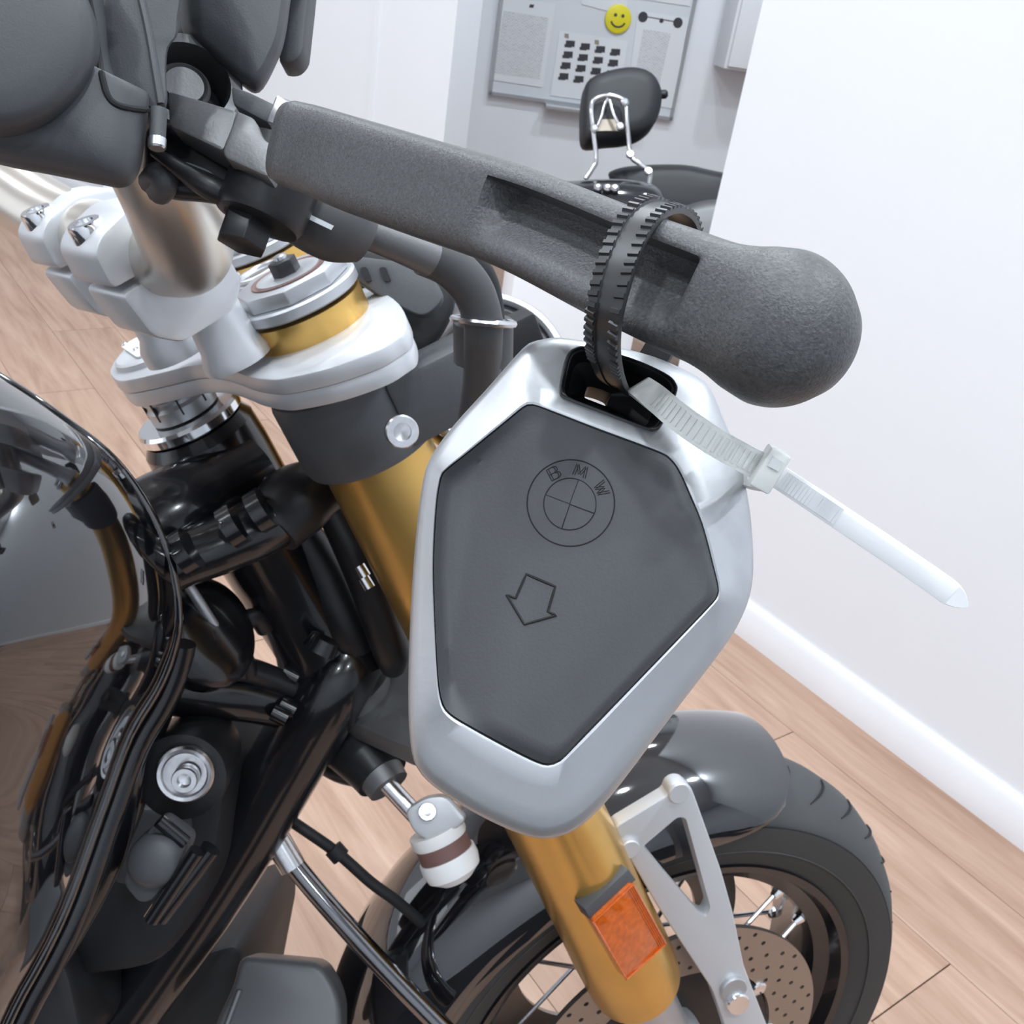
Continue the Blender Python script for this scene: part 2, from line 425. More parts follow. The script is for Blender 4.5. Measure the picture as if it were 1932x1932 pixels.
# ---- near fork leg
def fork_leg(top, near):
    L = 'gold anodised fork leg' 
    leg = lathe('fork_leg', top, FD, [(.0300, -.002), (.0300, .012), (.0290, .016), (.0290, .05), (.0305, .09), (.0325, .25), (.0345, .40), (.0362, .505), (.0372, .535), (.0372, .575), (.036, .590), (.031, .597), (.026, .598)], M['gold'], bike, 64, L)
    cap_u = H
    lathe('cap_flange', top + FU * .004, FU, [(.0300, 0), (.0312, .001), (.0312, .0055), (.0300, .0065), (.026, .0065)], M['silver'], leg, 64)
    u, w = H, N
    hx = [top + FU * .0105 + (u * math.cos(math.pi * (k + .3) / 4) + w * math.sin(math.pi * (k + .3) / 4)) * .0285 for k in range(8)]
    hxo = prism('hex_cap', hx, FU * .0075, M['silver'], leg, .0008)
    t2 = top + FU * .0182
    lathe('adjuster_recess', t2, FU, [(.0195, 0), (.0195, .0006), (.0188, .0006), (.0175, -.0001), (.0175, .0002), (.001, .0002)], M['maroon' if near else 'steel'], leg, 48)
    lathe('adjuster_dial', t2, FU, [(.0165, 0), (.0165, .0006), (.011, .0008), (.0105, .0006), (.001, .0006)], M['silver'], leg, 48)
    hx = [t2 + (u * math.cos(math.pi * k / 3) + w * math.sin(math.pi * k / 3)) * .0072 for k in range(6)]
    prism('adjuster_nut', hx, FU * .0075, M['black'], leg, .0005)
    lathe('adjuster_pin', t2 + FU * .0075, FU, [(.0035, 0), (.0035, .002), (.002, .0025)], M['steel'], leg, 16)
    lathe('stanchion', top, FD, [(.024, .58), (.024, .735), (.023, .74)], M['silver'], leg, 40)
    lathe('dust_seal', top, FD, [(.0255, .592), (.0255, .603), (.0245, .606)], M['black'], leg, 40)
    lathe('axle_foot', top, FD, [(.024, .665), (.031, .675), (.033, .70), (.033, .76), (.027, .775)], M['silver'], leg, 40)
    return leg
legR = fork_leg(A, True)
legL = fork_leg(LEFT, False)
# amber reflector wrapped in a black holder on the near leg
def fork_px(px, py, r):
    """point on the near fork tube seen at a pixel"""
    rr = ray(px, py).normalized(); w = CAM - A
    a = rr - FD * rr.dot(FD); b = w - FD * w.dot(FD)
    qa, qb, qc = a.dot(a), 2 * a.dot(b), b.dot(b) - r * r
    disc = max(qb * qb - 4 * qa * qc, 0)
    return CAM + rr * ((-qb - math.sqrt(disc)) / (2 * qa))
refl_px = [(1117, 1736), (1192, 1665), (1257, 1783), (1183, 1850)]
fc = [fork_px(x, y, .0375) for x, y in refl_px]
cc = sum(fc, Vector()) / 4
fn = (cc - A - FD * (cc - A).dot(FD)).normalized()
pl0 = A + FD * (cc - A).dot(FD) + fn * .0405
rp = fillet(pxpoly(refl_px, pl0, fn), .003)
refl = prism('reflector', rp, -fn * .010, M['amber'], legR, .0008, label='rectangular amber side reflector')
def scalepoly(p, s, off): 
    c = sum(p, Vector()) / len(p); return [c + (x - c) * s + off for x in p]
# moulded ribs of the reflector
e1 = rp[0]
pa, pb, pc, pd = pxpoly(refl_px, pl0 + fn * .0002, fn)
for t in (.045, .085, .125):
    tube('reflector_rib', [pb.lerp(pa, t).lerp(pc.lerp(pd, t), .04), pb.lerp(pa, t).lerp(pc.lerp(pd, t), .96)], .0006, M['amber'], legR, 6, 0)
tube('reflector_rim', [pb.lerp(pc, .03), pa.lerp(pd, .03), pd.lerp(pa, .02), pc.lerp(pb, .02)], .0009, M['amber'], legR, 6, 0, closed=True)
hold_px = [(1104, 1716), (1186, 1640), (1200, 1660), (1117, 1739)]
prism('reflector_holder', pxpoly(hold_px, pl0 - fn * .002, fn), -fn * .012, M['plastic_grey'], legR, .0006)

# ---- upper yoke
YN = FU
ytop = A + FD * .0105
yoke_px = [(690, 535), (742, 562), (764, 592), (766, 622), (745, 640), (704, 664), (621, 694), (545, 712), (509, 716), (468, 710), (440, 700), (414, 692), (385, 688), (356, 690), (323, 698), (290, 706), (255, 714), (224, 718), (208, 706), (210, 690), (232, 660), (268, 632), (330, 590), (400, 545), (430, 505), (480, 478), (540, 480), (600, 500), (640, 520)]
yp = [Vector(p) for p in catmull([tuple(p) for p in pxpoly(yoke_px, ytop, YN)], 4, True)]
yoke = prism('upper_yoke', yp, FD * .0085, M['white_alloy'], bike, .0012, label='silver cast upper yoke')
cy = sum(yp, Vector()) / len(yp)
prism('yoke_web', [p + (cy - p) * .012 + FD * .0084 for p in yp], FD * .0095, M['white_alloy'], yoke, .0018)
def yoke_at(px, py, up=0): return on_plane(px, py, ytop, YN) + FU * up
# stem nut cover and pale triangular plate on the left lobe
sl = yoke_at(296, 662)
lathe('stem_nut', sl, FU, [(.024, 0), (.024, .003), (.0225, .004), (.012, .004), (.011, .0035), (.001, .0035)], M['white_alloy'], yoke, 48)
prism('stem_plate', fillet([yoke_at(*p, .0042) for p in ((236, 668), (288, 640), (330, 660), (268, 690))], .003), FU * .0012, M['whitepl'], yoke, .0003)
for px, py in ((246, 665), (318, 650), (266, 676), (284, 640)):
    lathe('plate_screw', yoke_at(px, py, .005), FU, [(.0022, 0), (.0022, .001), (.0015, .0016), (.0006, .0016)], M['chrome'], yoke, 16)
# bearing collar, washer, nut under the yoke
sx = STEM
nutc = sx + FD * .026
collar = lathe('bearing_collar', sx, FD, [(.020, .022), (.020, .034), (.0185, .036), (.0185, .038), (.020, .040), (.020, .048)], M['silver'], bike, 40)
for k in range(8):
    a = 2 * math.pi * k / 8; rd = H * math.cos(a) + N * math.sin(a)
    box('collar_slot', sx + FD * .037 + rd * .0194, rd * .0009, rd.cross(FD) * .0005, FD * .007, M['black'], collar)
lathe('bearing_washer', sx, FD, [(.018, .049), (.030, .049), (.0315, .051), (.0315, .0555), (.030, .057), (.018, .057)], M['chrome'], bike, 56)
# clamp of the lamp bracket on the fork: dark grey block with bolt
blk_px = [(555, 800), (600, 792), (690, 745), (762, 672), (790, 690), (840, 752), (862, 760), (846, 800), (770, 842), (690, 856), (640, 868), (600, 870), (575, 845)]
bplane = A + N * .030 + FD * .09
bN = (CAM - bplane).normalized(); bN = (N * .6 + FU * .55 + D(0, 0, 1) * .3).normalized()
clampb = lathe('lamp_bracket_clamp', A, FD, [(.0315, .036), (.0375, .038), (.0385, .042), (.0385, .078), (.037, .082), (.031, .084)], M['plastic_grey'], bike, 56, label='dark grey lamp bracket clamp')
bz = A + FD * .06
lug = fork_px(756, 812, .055)
ax1 = (lug - A); ax1 = (ax1 - FD * ax1.dot(FD)).normalized()
side = FD.cross(ax1).normalized()
box('clamp_lug', bz + H * .046 + N * .024, H * .030, N * .013, FD * .019, M['plastic_grey'], clampb, .003)
box('clamp_arm', bz + H * .075 + N * .012, H * .03, N * .008, FD * .012, M['black_matt'], clampb, .003)
bolt('clamp_bolt', P(756, 813, .452), (N * .9 + FU * .25), .0075, .006, M['steel'], clampb)

# ---- head tube and frame (gloss black)
lathe('head_tube', STEM, FD, [(.020, .056), (.030, .058), (.034, .064), (.035, .08), (.035, .12), (.032, .13), (.0315, .225), (.0345, .235), (.0355, .245), (.0355, .265), (.033, .27)], M['frame'], bike, 48, label='gloss black steering head tube')
lathe('lower_yoke_stem', STEM, FD, [(.028, .268), (.028, .285)], M['castgrey'], bike, 32)
ly = STEM + FD * .283
lyo = prism('lower_yoke', fillet([ly + H * .10 + N * .10, ly + H * .10 - N * .115, ly - H * .02 - N * .12, ly - H * .04 - N * .03, ly + H * .03 + N * .10], .03, 5), FD * .022, M['castgrey'], bike, .004, label='grey lower yoke')
# frame tubes, pixel and depth
def T(name, pts, r, m='frame', seg=20, parent=bike, smooth=6, label=None):
    return tube(name, [P(*p) for p in pts], r, M[m], parent, seg, smooth, label)
dn = T('frame_down_tube', [(715, 1150, .71), (645, 1262, .675), (560, 1405, .69), (470, 1560, .71), (360, 1730, .725), (215, 1935, .735), (60, 2150, .74)], [.020, .0255, .0262, .0262, .0265, .0265, .0265], seg=32, label='gloss black frame down tube')
T('weld_cap', [(615, 1205, .63), (602, 1228, .63)], [.010, .011], parent=dn)
top_tube = T('frame_top_tube', [(478, 890, .60), (400, 935, .58), (320, 975, .56), (200, 1040, .545), (60, 1110, .53)], [.024, .026, .027, .027, .027], seg=32)
spar = T('frame_upper_spar', [(615, 918, .585), (505, 985, .56), (420, 1025, .548), (330, 1062, .538), (250, 1110, .53)], [.016, .017, .0165, .015, .015], seg=24)
for px, py, d in ((492, 962, .540), (440, 990, .535), (350, 1040, .522)):
    T('spar_collar', [(px - 12, py + 8, d), (px + 12, py - 6, d)], .012, 'frame', 16, spar)
T('spar_gusset', [(622, 912, .58), (560, 945, .57), (512, 1000, .56)], [.015, .021, .017], 'black', 24, spar)
T('spar_brace', [(470, 900, .585), (520, 985, .585)], .012, 'frame', 16, spar)
low = T('frame_cross_tube', [(250, 1290, .61), (380, 1305, .64), (480, 1315, .66), (600, 1340, .69)], .017, seg=24)
T('frame_cross_brace', [(340, 1268, .60), (460, 1262, .64), (560, 1300, .665)], .008, 'black', 16, low)
for px, py, d in ((545, 1335, .655), (530, 1350, .65), (550, 1275, .66)):
    T('weld_bead', [(px - 14, py - 8, d), (px + 14, py + 6, d)], .006, 'frame', 12, low)
# inner black fork shield beside the gold leg
T('brake_hose_shield', [(620, 945, .61), (660, 1020, .62), (700, 1110, .635), (735, 1220, .655), (742, 1260, .67)], [.010, .012, .013, .012, .008], 'black', 20)
T('stem_cover', [(560, 990, .63), (610, 1080, .645), (655, 1190, .66), (680, 1240, .675)], [.012, .014, .014, .012], 'black', 20)
for px, py in ((684, 1078), (692, 1100)):
    T('cable_guide', [(px - 6, py - 10, .60), (px + 6, py + 10, .60)], .0035, 'chrome', 12)
# ---- handlebar through the clamps
hb = tube('handlebar', [P(-70, 300, .50), P(20, 360, .47), P(110, 418, .45), P(200, 455, .43), P(300, 478, .405), P(350, 470, .388), P(338, 420, .355), P(300, 330, .315), P(240, 220, .285), P(150, 80, .24), P(40, -80, .2)],
          [.0155, .0158, .016, .016, .0165, .0175, .0162, .0145, .0135, .0125, .0125], M['bar'], bike, 40, 8, label='champagne silver handlebar')
# clamps: two split blocks each side of the bar
ba = (P(290, 480, .405) - P(140, 455, .445)).normalized()      # along the bar
cu = (FU - ba * FU.dot(ba)).normalized()
cf = ba.cross(cu).normalized()
if cf.dot(D(1, 0, 0)) < 0: cf = -cf
def bar_clamp(px, py, d, width):
    c = P(px, py, d)
    def blk(name, pts, parent, bev=.0018):
        poly = [c + cf * x + cu * y - ba * width for x, y in pts]
        return prism(name, fillet(poly, .004, 4), ba * 2 * width, M['white_alloy'], parent, bev)
    lower = blk('bar_clamp', [(-.025, -.001), (.025, -.001), (.027, -.022), (.018, -.031), (-.010, -.031), (-.021, -.022)], bike)
    lower['label'] = 'silver split handlebar clamp'
    up = blk('clamp_cap', [(-.027, .002), (-.027, .017), (-.021, .022), (-.005, .026), (.012, .022), (.026, .012), (.026, .002)], lower)
    for s in (-1, 1):
        b_ = bolt('clamp_bolt', c + cf * -.0185 + cu * .0172 + ba * 0.0 * s, cu, .0068, .008, M['chrome'], lower) if s < 0 else bolt('clamp_bolt', c + cf * .0205 + cu * .016, cu, .006, .006, M['chrome'], lower)
    return lower
bar_clamp(188, 462, .45, .012)
cl2 = bar_clamp(285, 490, .412, .015)
# round risers under the clamps
lathe('bar_riser', P(385, 560, .47), FU, [(.017, -.034), (.017, -.03), (.0145, -.024), (.0135, -.01), (.0135, .01), (.0145, .03), (.016, .042)], M['white_alloy'], bike, 48, label='silver handlebar riser')
lathe('bar_riser', P(300, 600, .50), FU, [(.017, -.02), (.017, -.012), (.014, -.006), (.0135, .02)], M['white_alloy'], bike, 40)
lathe('yoke_boss', P(480, 520, .60), FU, [(.022, -.012), (.022, .0), (.016, .003), (.015, .0)], M['white_alloy'], bike, 40)
ring('boss_ring', P(495, 515, .585), FU, .016, .002, M['steel'], bike, 40)

# ---- fuel tank: a domed, gloss black shell
tank_edge = [(-560, 620, .44), (-300, 610, .46), (-120, 660, .47), (0, 722, .475), (110, 795, .48), (215, 880, .49), (285, 985, .505), (322, 1090, .52), (330, 1190, .53), (298, 1290, .535), (240, 1390, .535), (188, 1530, .53), (118, 1720, .52), (40, 1870, .515), (-60, 2030, .51), (-300, 2150, .5), (-560, 2100, .48), (-700, 1500, .45), (-700, 950, .44)]
edge3 = [Vector(p) for p in catmull([tuple(P(*e)) for e in tank_edge], 5, True)]
tc_ = P(-220, 1330, .40)
tn = (CAM - tc_).normalized() * .55 + UP * .35 + N * .2; tn.normalize()
verts = []; nE = len(edge3); prof = [(1.0, -.05), (1.0, -.012), (1.012, -.004), (1.01, .004), (.985, .012), (.955, .022), (.90, .036), (.82, .052), (.72, .068), (.6, .082), (.45, .094), (.3, .101), (.15, .105), (.02, .106)]
for s, hgt in prof:
    for p in edge3:
        verts.append(tc_ - tn * .06 + (p - (tc_ - tn * .06)) * s + tn * hgt * .9)
tank = obj('fuel_tank', verts, loft_faces(len(prof), nE), M['gloss'], bike, 60, 'gloss black fuel tank')
seam = [p + tn * .0025 for p in edge3]
tube('tank_seam', seam, .0035, M['gloss'], tank, 10, 0, closed=True)
tube('tank_lower_rail', [p - tn * .012 + D(.006, -.004, 0) for p in edge3[40:78]], .007, M['frame'], bike, 14, 0)
# chrome trimmed round cover next to the tank
lathe('horn_body', P(388, 1195, .60), D(.8, .35, .5), [(.028, -.02), (.034, -.008), (.034, .004), (.030, .008), (.02, .011), (.001, .012)], M['frame'], bike, 40)
T('horn_trim', [(352, 1100, .585), (385, 1150, .59), (418, 1205, .6), (436, 1252, .605)], .0032, 'silver', 12)
T('wiring_loom', [(360, 1090, .6), (410, 1150, .62), (455, 1230, .63), (470, 1270, .64)], .006, 'black', 12)
T('loom_clip', [(440, 1180, .62), (480, 1165, .63), (500, 1185, .64)], .006, 'black', 12)
# lower left: bolt boss, sensor, dark engine masses
boss = lathe('frame_boss', P(345, 1462, .60), D(.1, -.1, 1), [(.026, -.05), (.027, 0), (.026, .004), (.02, .0045)], M['black'], bike, 40)
lathe('boss_washer', P(352, 1456, .595), D(.12, -.06, 1), [(.016, 0), (.0168, .002), (.0168, .005), (.0155, .007), (.0135, .0065), (.0125, .005), (.009, .005)], M['steel'], boss, 40)
bolt('boss_bolt', P(353, 1464, .588), D(.12, -.06, 1), .0075, .009, M['steel'], boss)
sens = lathe('sensor_cap', P(287, 1630, .56), D(.05, -.02, 1), [(.015, -.02), (.015, -.004), (.0142, -.001), (.012, .002), (.008, .0038), (.003, .0045), (.0005, .0046)], M['plastic_grey'], bike, 40)
prism('sensor_body', fillet([P(*p, .567) for p in ((230, 1668), (250, 1610), (295, 1545), (355, 1588), (330, 1650), (288, 1700), (262, 1706))], .005), D(0, 0, -.02), M['plastic_grey'], sens, .002)
for (a, b, r) in (((300, 1548, .565), (350, 1590, .57), .004), ((372, 1605, .56), (285, 1735, .565), .0045), ((398, 1600, .57), (300, 1730, .57), .006)):
    T('sensor_pipe', [a, b], r, 'frame', 12, sens, 0)
T('frame_side_rail', [(250, 1400, .575), (225, 1500, .58), (190, 1620, .58), (130, 1740, .575), (40, 1880, .57), (-40, 1990, .565)], [.010, .012, .013, .012, .011, .011], 'frame', 20)
T('frame_side_rail', [(345, 1250, .60), (300, 1330, .6), (262, 1420, .60), (240, 1520, .60), (215, 1600, .60)], [.008, .010, .011, .010, .008], 'frame', 20)
prism('airbox_side', fillet([P(*p, .66) for p in ((225, 1430), (345, 1350), (430, 1470), (400, 1660), (300, 1830), (140, 1850), (110, 1780))], .02), D(.02, .02, -.12), M['black_matt'], bike, .008)
prism('engine_cover', fillet([P(*p, .64) for p in ((-40, 1932), (100, 1780), (130, 1840), (160, 1990), (60, 2100), (-80, 2100))], .015), D(0, 0, -.1), M['black'], bike, .006)
prism('electrics_cover', fillet([P(*p, .64) for p in ((205, 1520), (345, 1530), (350, 1600), (260, 1680), (190, 1660))], .01), D(0, 0, -.02), M['plastic'], bike, .004)
# grey cylinder head cover, bottom centre
hc_front = [(405, 1932), (440, 1858), (452, 1803), (520, 1808), (605, 1816), (632, 1862), (643, 1900), (640, 2060), (380, 2060)]
hcn = D(.05, .35, .93).normalized()
hcp = P(520, 1880, .72)
hc = prism('cylinder_head_cover', fillet(pxpoly(hc_front, hcp, hcn), .008, 4), -hcn * .05, M['head_grey'], bike, .005, 3, label='satin grey cylinder head cover')
tube('cover_edge', [on_plane(452, 1868, hcp + hcn * .001, hcn), on_plane(425, 1940, hcp + hcn * .001, hcn), on_plane(400, 2010, hcp + hcn * .001, hcn)], .002, M['castgrey'], hc, 10, 0)
prism('engine_block', fillet([P(*p, .80) for p in ((300, 1880), (380, 1800), (450, 1780), (460, 1850), (420, 2060), (240, 2060))], .01), D(0, 0, -.2), M['black_matt'], bike, .006)

# ---- steering damper / brake line group, between fork and mudguard
dmp = T('damper_body', [(640, 1385, .72), (690, 1425, .71), (722, 1465, .70)], [.022, .022, .0195], 'black', 32, label='black steering damper body')
T('damper_seal', [(716, 1458, .70), (734, 1484, .695)], [.0165, .015], 'castgrey', 28, dmp)
T('damper_rod', [(722, 1470, .695), (800, 1555, .69)], .0065, 'steel', 16, dmp, 0)
T('damper_bracket', [(600, 1400, .74), (650, 1430, .73), (700, 1440, .72)], .018, 'black', 16, dmp)
tip = prism('damper_clevis', fillet([P(*p, .675) for p in ((762, 1530), (800, 1505), (840, 1500), (880, 1545), (868, 1560), (812, 1590), (780, 1572))], .006), D(0, -.003, -.018), M['white_alloy'], dmp, .003)
bolt('clevis_screw', P(806, 1533, .674), D(.1, .45, .85), .006, .003, M['steel'], dmp)
cylax = (P(858, 1640, .69) - P(828, 1570, .69)).normalized()
lathe('damper_mount', P(822, 1563, .69), cylax, [(.0195, 0), (.0195, .007), (.0185, .009)], M['whitepl'], dmp, 32)
lathe('mount_sleeve', P(822, 1563, .69), cylax, [(.0185, .009), (.0187, .019)], M['maroon'], dmp, 32)
lathe('mount_cap', P(822, 1563, .69), cylax, [(.0200, .019), (.0205, .026), (.019, .032), (.011, .038), (.001, .039)], M['whitepl'], dmp, 32)
pipe = T('chrome_pipe', [(515, 1572, .72), (560, 1638, .72), (650, 1744, .72), (740, 1842, .725), (850, 1955, .73)], .0075, 'dark_chrome', 20, label='chrome brake pipe')
T('pipe_ferrule', [(514, 1570, .718), (553, 1636, .718)], .0095, 'steel', 20, pipe, 0)
cab = T('speed_sensor_cable', [(520, 1530, .74), (575, 1566, .74), (640, 1612, .74), (700, 1665, .74), (748, 1700, .745), (800, 1745, .76)], .0042, 'black_matt', 10)
T('cable_tie_knot', [(628, 1600, .738), (644, 1618, .738)], .007, 'black_matt', 10, cab)
# ---- front wheel
wheel = lathe('front_wheel', WC, N, [(.189, -.046), (.198, -.052), (.215, -.056), (.232, -.055), (.242, -.049), (.2535, -.034), (.2610, -.017), (WR, 0), (.2610, .017), (.2535, .034), (.242, .049), (.232, .055), (.215, .056), (.198, .052), (.189, .046), (.182, .042), (.182, -.042)], M['tyre'], bike, 160, 'black road tyre on a spoked front wheel', 40, True)
lathe('tyre_sidewall', WC, N, [(.2345, .0546), (.2335, .0572), (.2240, .0578), (.2110, .0570), (.2100, .0560), (.1960, .0528), (.1890, .0480)], M['tyre_side'], wheel, 120, cap=False)
ring('bead_line', WC + N * .0560, N, .2340, .0010, M['groove'], wheel, 120, 6)
ring('bead_line', WC + N * .0572, N, .2105, .0006, M['tyre'], wheel, 120, 6)
lathe('rim', WC, N, [(.188, .042), (.1925, .048), (.1910, .0525), (.184, .051), (.179, .040), (.166, .034), (.161, .02), (.1595, 0), (.161, -.02), (.166, -.034), (.179, -.040), (.184, -.051), (.191, -.0525), (.1925, -.048), (.188, -.042), (.181, -.04), (.172, 0), (.181, .04)], M['frame'], wheel, 120, closed=True)
hub = lathe('hub', WC, N, [(.014, -.075), (.03, -.07), (.03, -.045), (.022, -.03), (.022, .03), (.03, .045), (.03, .06), (.014, .066)], M['black'], wheel, 40)
e0, e1 = H, N.cross(H).normalized()
def rad(a): return e0 * math.cos(a) + e1 * math.sin(a)
for k in range(20):
    a = 2 * math.pi * k / 20 + .06
    s = 1 if k % 2 else -1
    hubp = WC + rad(a + s * .9) * .030 + N * (.05 if k % 4 < 2 else -.05)
    rimp = WC + rad(a) * .166 + N * (.026 if k % 4 < 2 else -.026)
    tube('spoke', [hubp, rimp], .0022, M['steel'], wheel, 8, 0)
    lathe('spoke_nipple', rimp, rad(a) * -1 + N * .1, [(.0052, -.010), (.0052, .004), (.0035, .010)], M['chrome'], wheel, 10)
for k in range(36):                                     # tread grooves, slanted sipes
    a = 2 * math.pi * k / 36
    g = []
    for t in (0, .25, .5, .75, 1):
        off = .006 + .032 * t; rr = WR - .0105 * (off / .034) ** 2
        g.append(WC + rad(a + .10 * t * t + .03 * t) * (rr + .0002) + N * off)
    tube('tread_groove', g, [.0006, .0012, .0012, .0011, .0005], M['groove'], wheel, 6, 2)
dsc = lathe('brake_disc', WC + N * .066, N, [(.142, -.0022), (.142, .0022), (.096, .0022), (.096, -.0022)], M['disc'], wheel, 120, closed=True)
cv, cf_ = [], []
for q in range(28):
    for rr_, da in ((.104, 0), (.113, .075), (.122, .0), (.131, .075), (.1365, .15)):
        if rr_ == .1365 and q % 2: continue
        cpt = WC + N * .062 + rad(2 * math.pi * q / 28 + da * 1.5) * rr_
        base = len(cv)
        for hh in (0, .009):
            for k in range(8):
                a = 2 * math.pi * k / 8; cv.append(cpt + N * hh + (e0 * math.cos(a) + e1 * math.sin(a)) * .0023)
        cf_ += [tuple(base + 7 - k for k in range(8)), tuple(base + 8 + k for k in range(8))] + [(base + k, base + (k + 1) % 8, base + 8 + (k + 1) % 8, base + 8 + k) for k in range(8)]
cut = obj('cutter', cv, cf_, M['disc'])
dsc.parent = None; dsc.location = WLOC[dsc]
boolean_cut(dsc, cut)
dsc.parent = wheel; dsc.location = WLOC[dsc] - WLOC[wheel]
lathe('disc_carrier', WC + N * .060, N, [(.028, -.004), (.060, .0), (.088, .003), (.094, .003), (.094, .006), (.06, .008), (.028, .010)], M['black'], wheel, 64)
for k in range(10):
    c = WC + N * .066 + rad(2 * math.pi * k / 10 + .2) * .0945
    lathe('disc_bobbin', c, N, [(.0075, -.003), (.0075, .0035), (.006, .0045), (.003, .0035)], M['chrome'], wheel, 20)
# far brake disc
lathe('brake_disc', WC - N * .066, N, [(.142, -.0022), (.142, .0022), (.096, .0022), (.096, -.0022)], M['disc'], wheel, 80, closed=True)
# ---- front mudguard, gloss black, follows the wheel
def mud_pt(a, t, R0=.291, half=.072):
    """a around the wheel, t across -1..1"""
    q = t * math.pi / 2
    drop = .055 * (1 - math.cos(q)) 
    return WC + rad(a) * (R0 - drop) + N * half * math.sin(q)
up_a = math.atan2((-FD).dot(e1), (-FD).dot(e0))         # direction of the fork, up
sgn = 1 if e1.dot(FU) > 0 else -1
A0, A1 = up_a - sgn * math.radians(42), up_a + sgn * math.radians(100)
mv = []; NA, NT = 72, 25
for layer in (0, 1):
    for i in range(NA + 1):
        a = A0 + (A1 - A0) * i / NA
        fr = i / NA
        hw = 1.0
        e_ = min(fr * 7, (1 - fr) * 7, 1); hw = .45 + .55 * math.sqrt(max(0, 1 - (1 - e_) ** 2))
        for j in range(NT):
            t = -1 + 2 * j / (NT - 1)
            p = mud_pt(a, t * hw)
            if layer: p = p + (WC + N * (p - WC).dot(N) - p).normalized() * .003
            mv.append(p)
mf = []; S = (NA + 1) * NT
for i in range(NA):
    for j in range(NT - 1):
        a_, b_, c_, d_ = i * NT + j, i * NT + j + 1, (i + 1) * NT + j + 1, (i + 1) * NT + j
        mf += [(a_, b_, c_, d_), (S + d_, S + c_, S + b_, S + a_)]
bd = [j for j in range(NT)] + [i * NT + NT - 1 for i in range(1, NA + 1)] + [NA * NT + j for j in range(NT - 2, -1, -1)] + [i * NT for i in range(NA - 1, 0, -1)]
for i in range(len(bd)):
    a_, b_ = bd[i], bd[(i + 1) % len(bd)]
    mf.append((a_, S + a_, S + b_, b_))
mud = obj('front_mudguard', mv, mf, M['gloss'], bike, 50, 'gloss black front mudguard')
# ---- silver mudguard bracket on the near side
brn = (N * .92 + FU * .15 - H * .05).normalized()
br0 = WC + N * .088 + FU * .24
br_out = [(1160, 1560), (1260, 1500), (1264, 1484), (1282, 1474), (1304, 1484), (1318, 1522), (1361, 1643), (1384, 1725), (1404, 1823), (1446, 1932), (1490, 2040), (1400, 2040), (1367, 1932), (1345, 1869), (1289, 1784), (1240, 1709), (1181, 1607)]
br_in = [(1213, 1597), (1279, 1541), (1294, 1543), (1318, 1630), (1341, 1713), (1333, 1731), (1318, 1722), (1260, 1655)]
bo = fillet(pxpoly(br_out, br0, brn), .004, 3)
brk = prism('mudguard_bracket', bo, -brn * .013, M['white_alloy'], bike, .0028, 3, label='silver triangular mudguard bracket')
cutp = fillet(pxpoly(br_in, br0, brn), .003, 3)
ct = prism('cutter', [p + brn * .02 for p in cutp], -brn * .06, M['silver'])
brk.parent = None; brk.location = WLOC[brk]
boolean_cut(brk, ct)
brk.parent = bike; brk.location = WLOC[brk] - WLOC[bike]
rim_in = pxpoly([(1175, 1578), (1255, 1520), (1290, 1508), (1303, 1530), (1348, 1680), (1368, 1760), (1360, 1800)], br0 + brn * .0005, brn)
lathe('bracket_boss', on_plane(1281, 1496, br0, brn), brn, [(.0085, -.012), (.0085, .0005), (.0075, .0016), (.003, .0016)], M['white_alloy'], brk, 32)
bolt('bracket_bolt', on_plane(1387, 1885, br0, brn), brn, .0095, .007, M['chrome'], brk, False)
bolt('bracket_bolt', on_plane(1382, 1862, br0, brn), brn, .011, .004, M['silver'], brk, False)
bolt('bracket_bolt', on_plane(1186, 1598, br0, brn), brn, .0075, .004, M['white_alloy'], brk, False)

# ------------------------------------------------------------------ switch housing, reservoir, lever perch
def dome(name, outline, depth, rise, m, parent, back=.03, prof=None, angle=50, centre=None, label=None, sm=5):
    """a rounded shell: outline in pixels at one depth, swelling towards the camera"""
    o3 = [Vector(p) for p in catmull([tuple(P(x, y, depth)) for x, y in outline], sm, True)] if sm else [P(x, y, depth) for x, y in outline]
    c = P(*centre, depth) if centre else sum(o3, Vector()) / len(o3)
    n = (CAM - c).normalized(); v = []
    prof = prof or [(1.0, -back), (1.0, -.35 * rise), (.985, .1 * rise), (.95, .4 * rise), (.88, .68 * rise), (.75, .87 * rise), (.5, .97 * rise), (.2, 1.0 * rise), (.01, rise)]
    for s, h in prof:
        for p in o3: v.append(c + (p - c) * s + n * h)
    return obj(name, v, loft_faces(len(prof), len(o3)), m, parent, angle, label)
sw = dome('switch_housing', [(-300, -260), (60, -260), (180, -120), (205, 30), (214, 120), (240, 170), (287, 178), (285, 240), (276, 310), (262, 348), (238, 363), (200, 358), (100, 338), (0, 318), (-200, 260), (-330, 100)], .215, .022, M['plastic'], bike, .05,
          [(1.0, -.05), (1.0, -.010), (.99, -.004), (.965, .002), (.92, .007), (.84, .011), (.7, .014), (.5, .0155), (.3, .016), (.01, .016)], centre=(-40, 20), label='textured black throttle and switch housing')
lathe('throttle_flange', P(-12, 62, .2), D(.25, -.1, 1), [(.0195, -.012), (.0195, .004), (.0188, .0062), (.017, .0075), (.012, .0085), (.004, .009), (.0005, .009)], M['plastic'], sw, 64, angle=60)
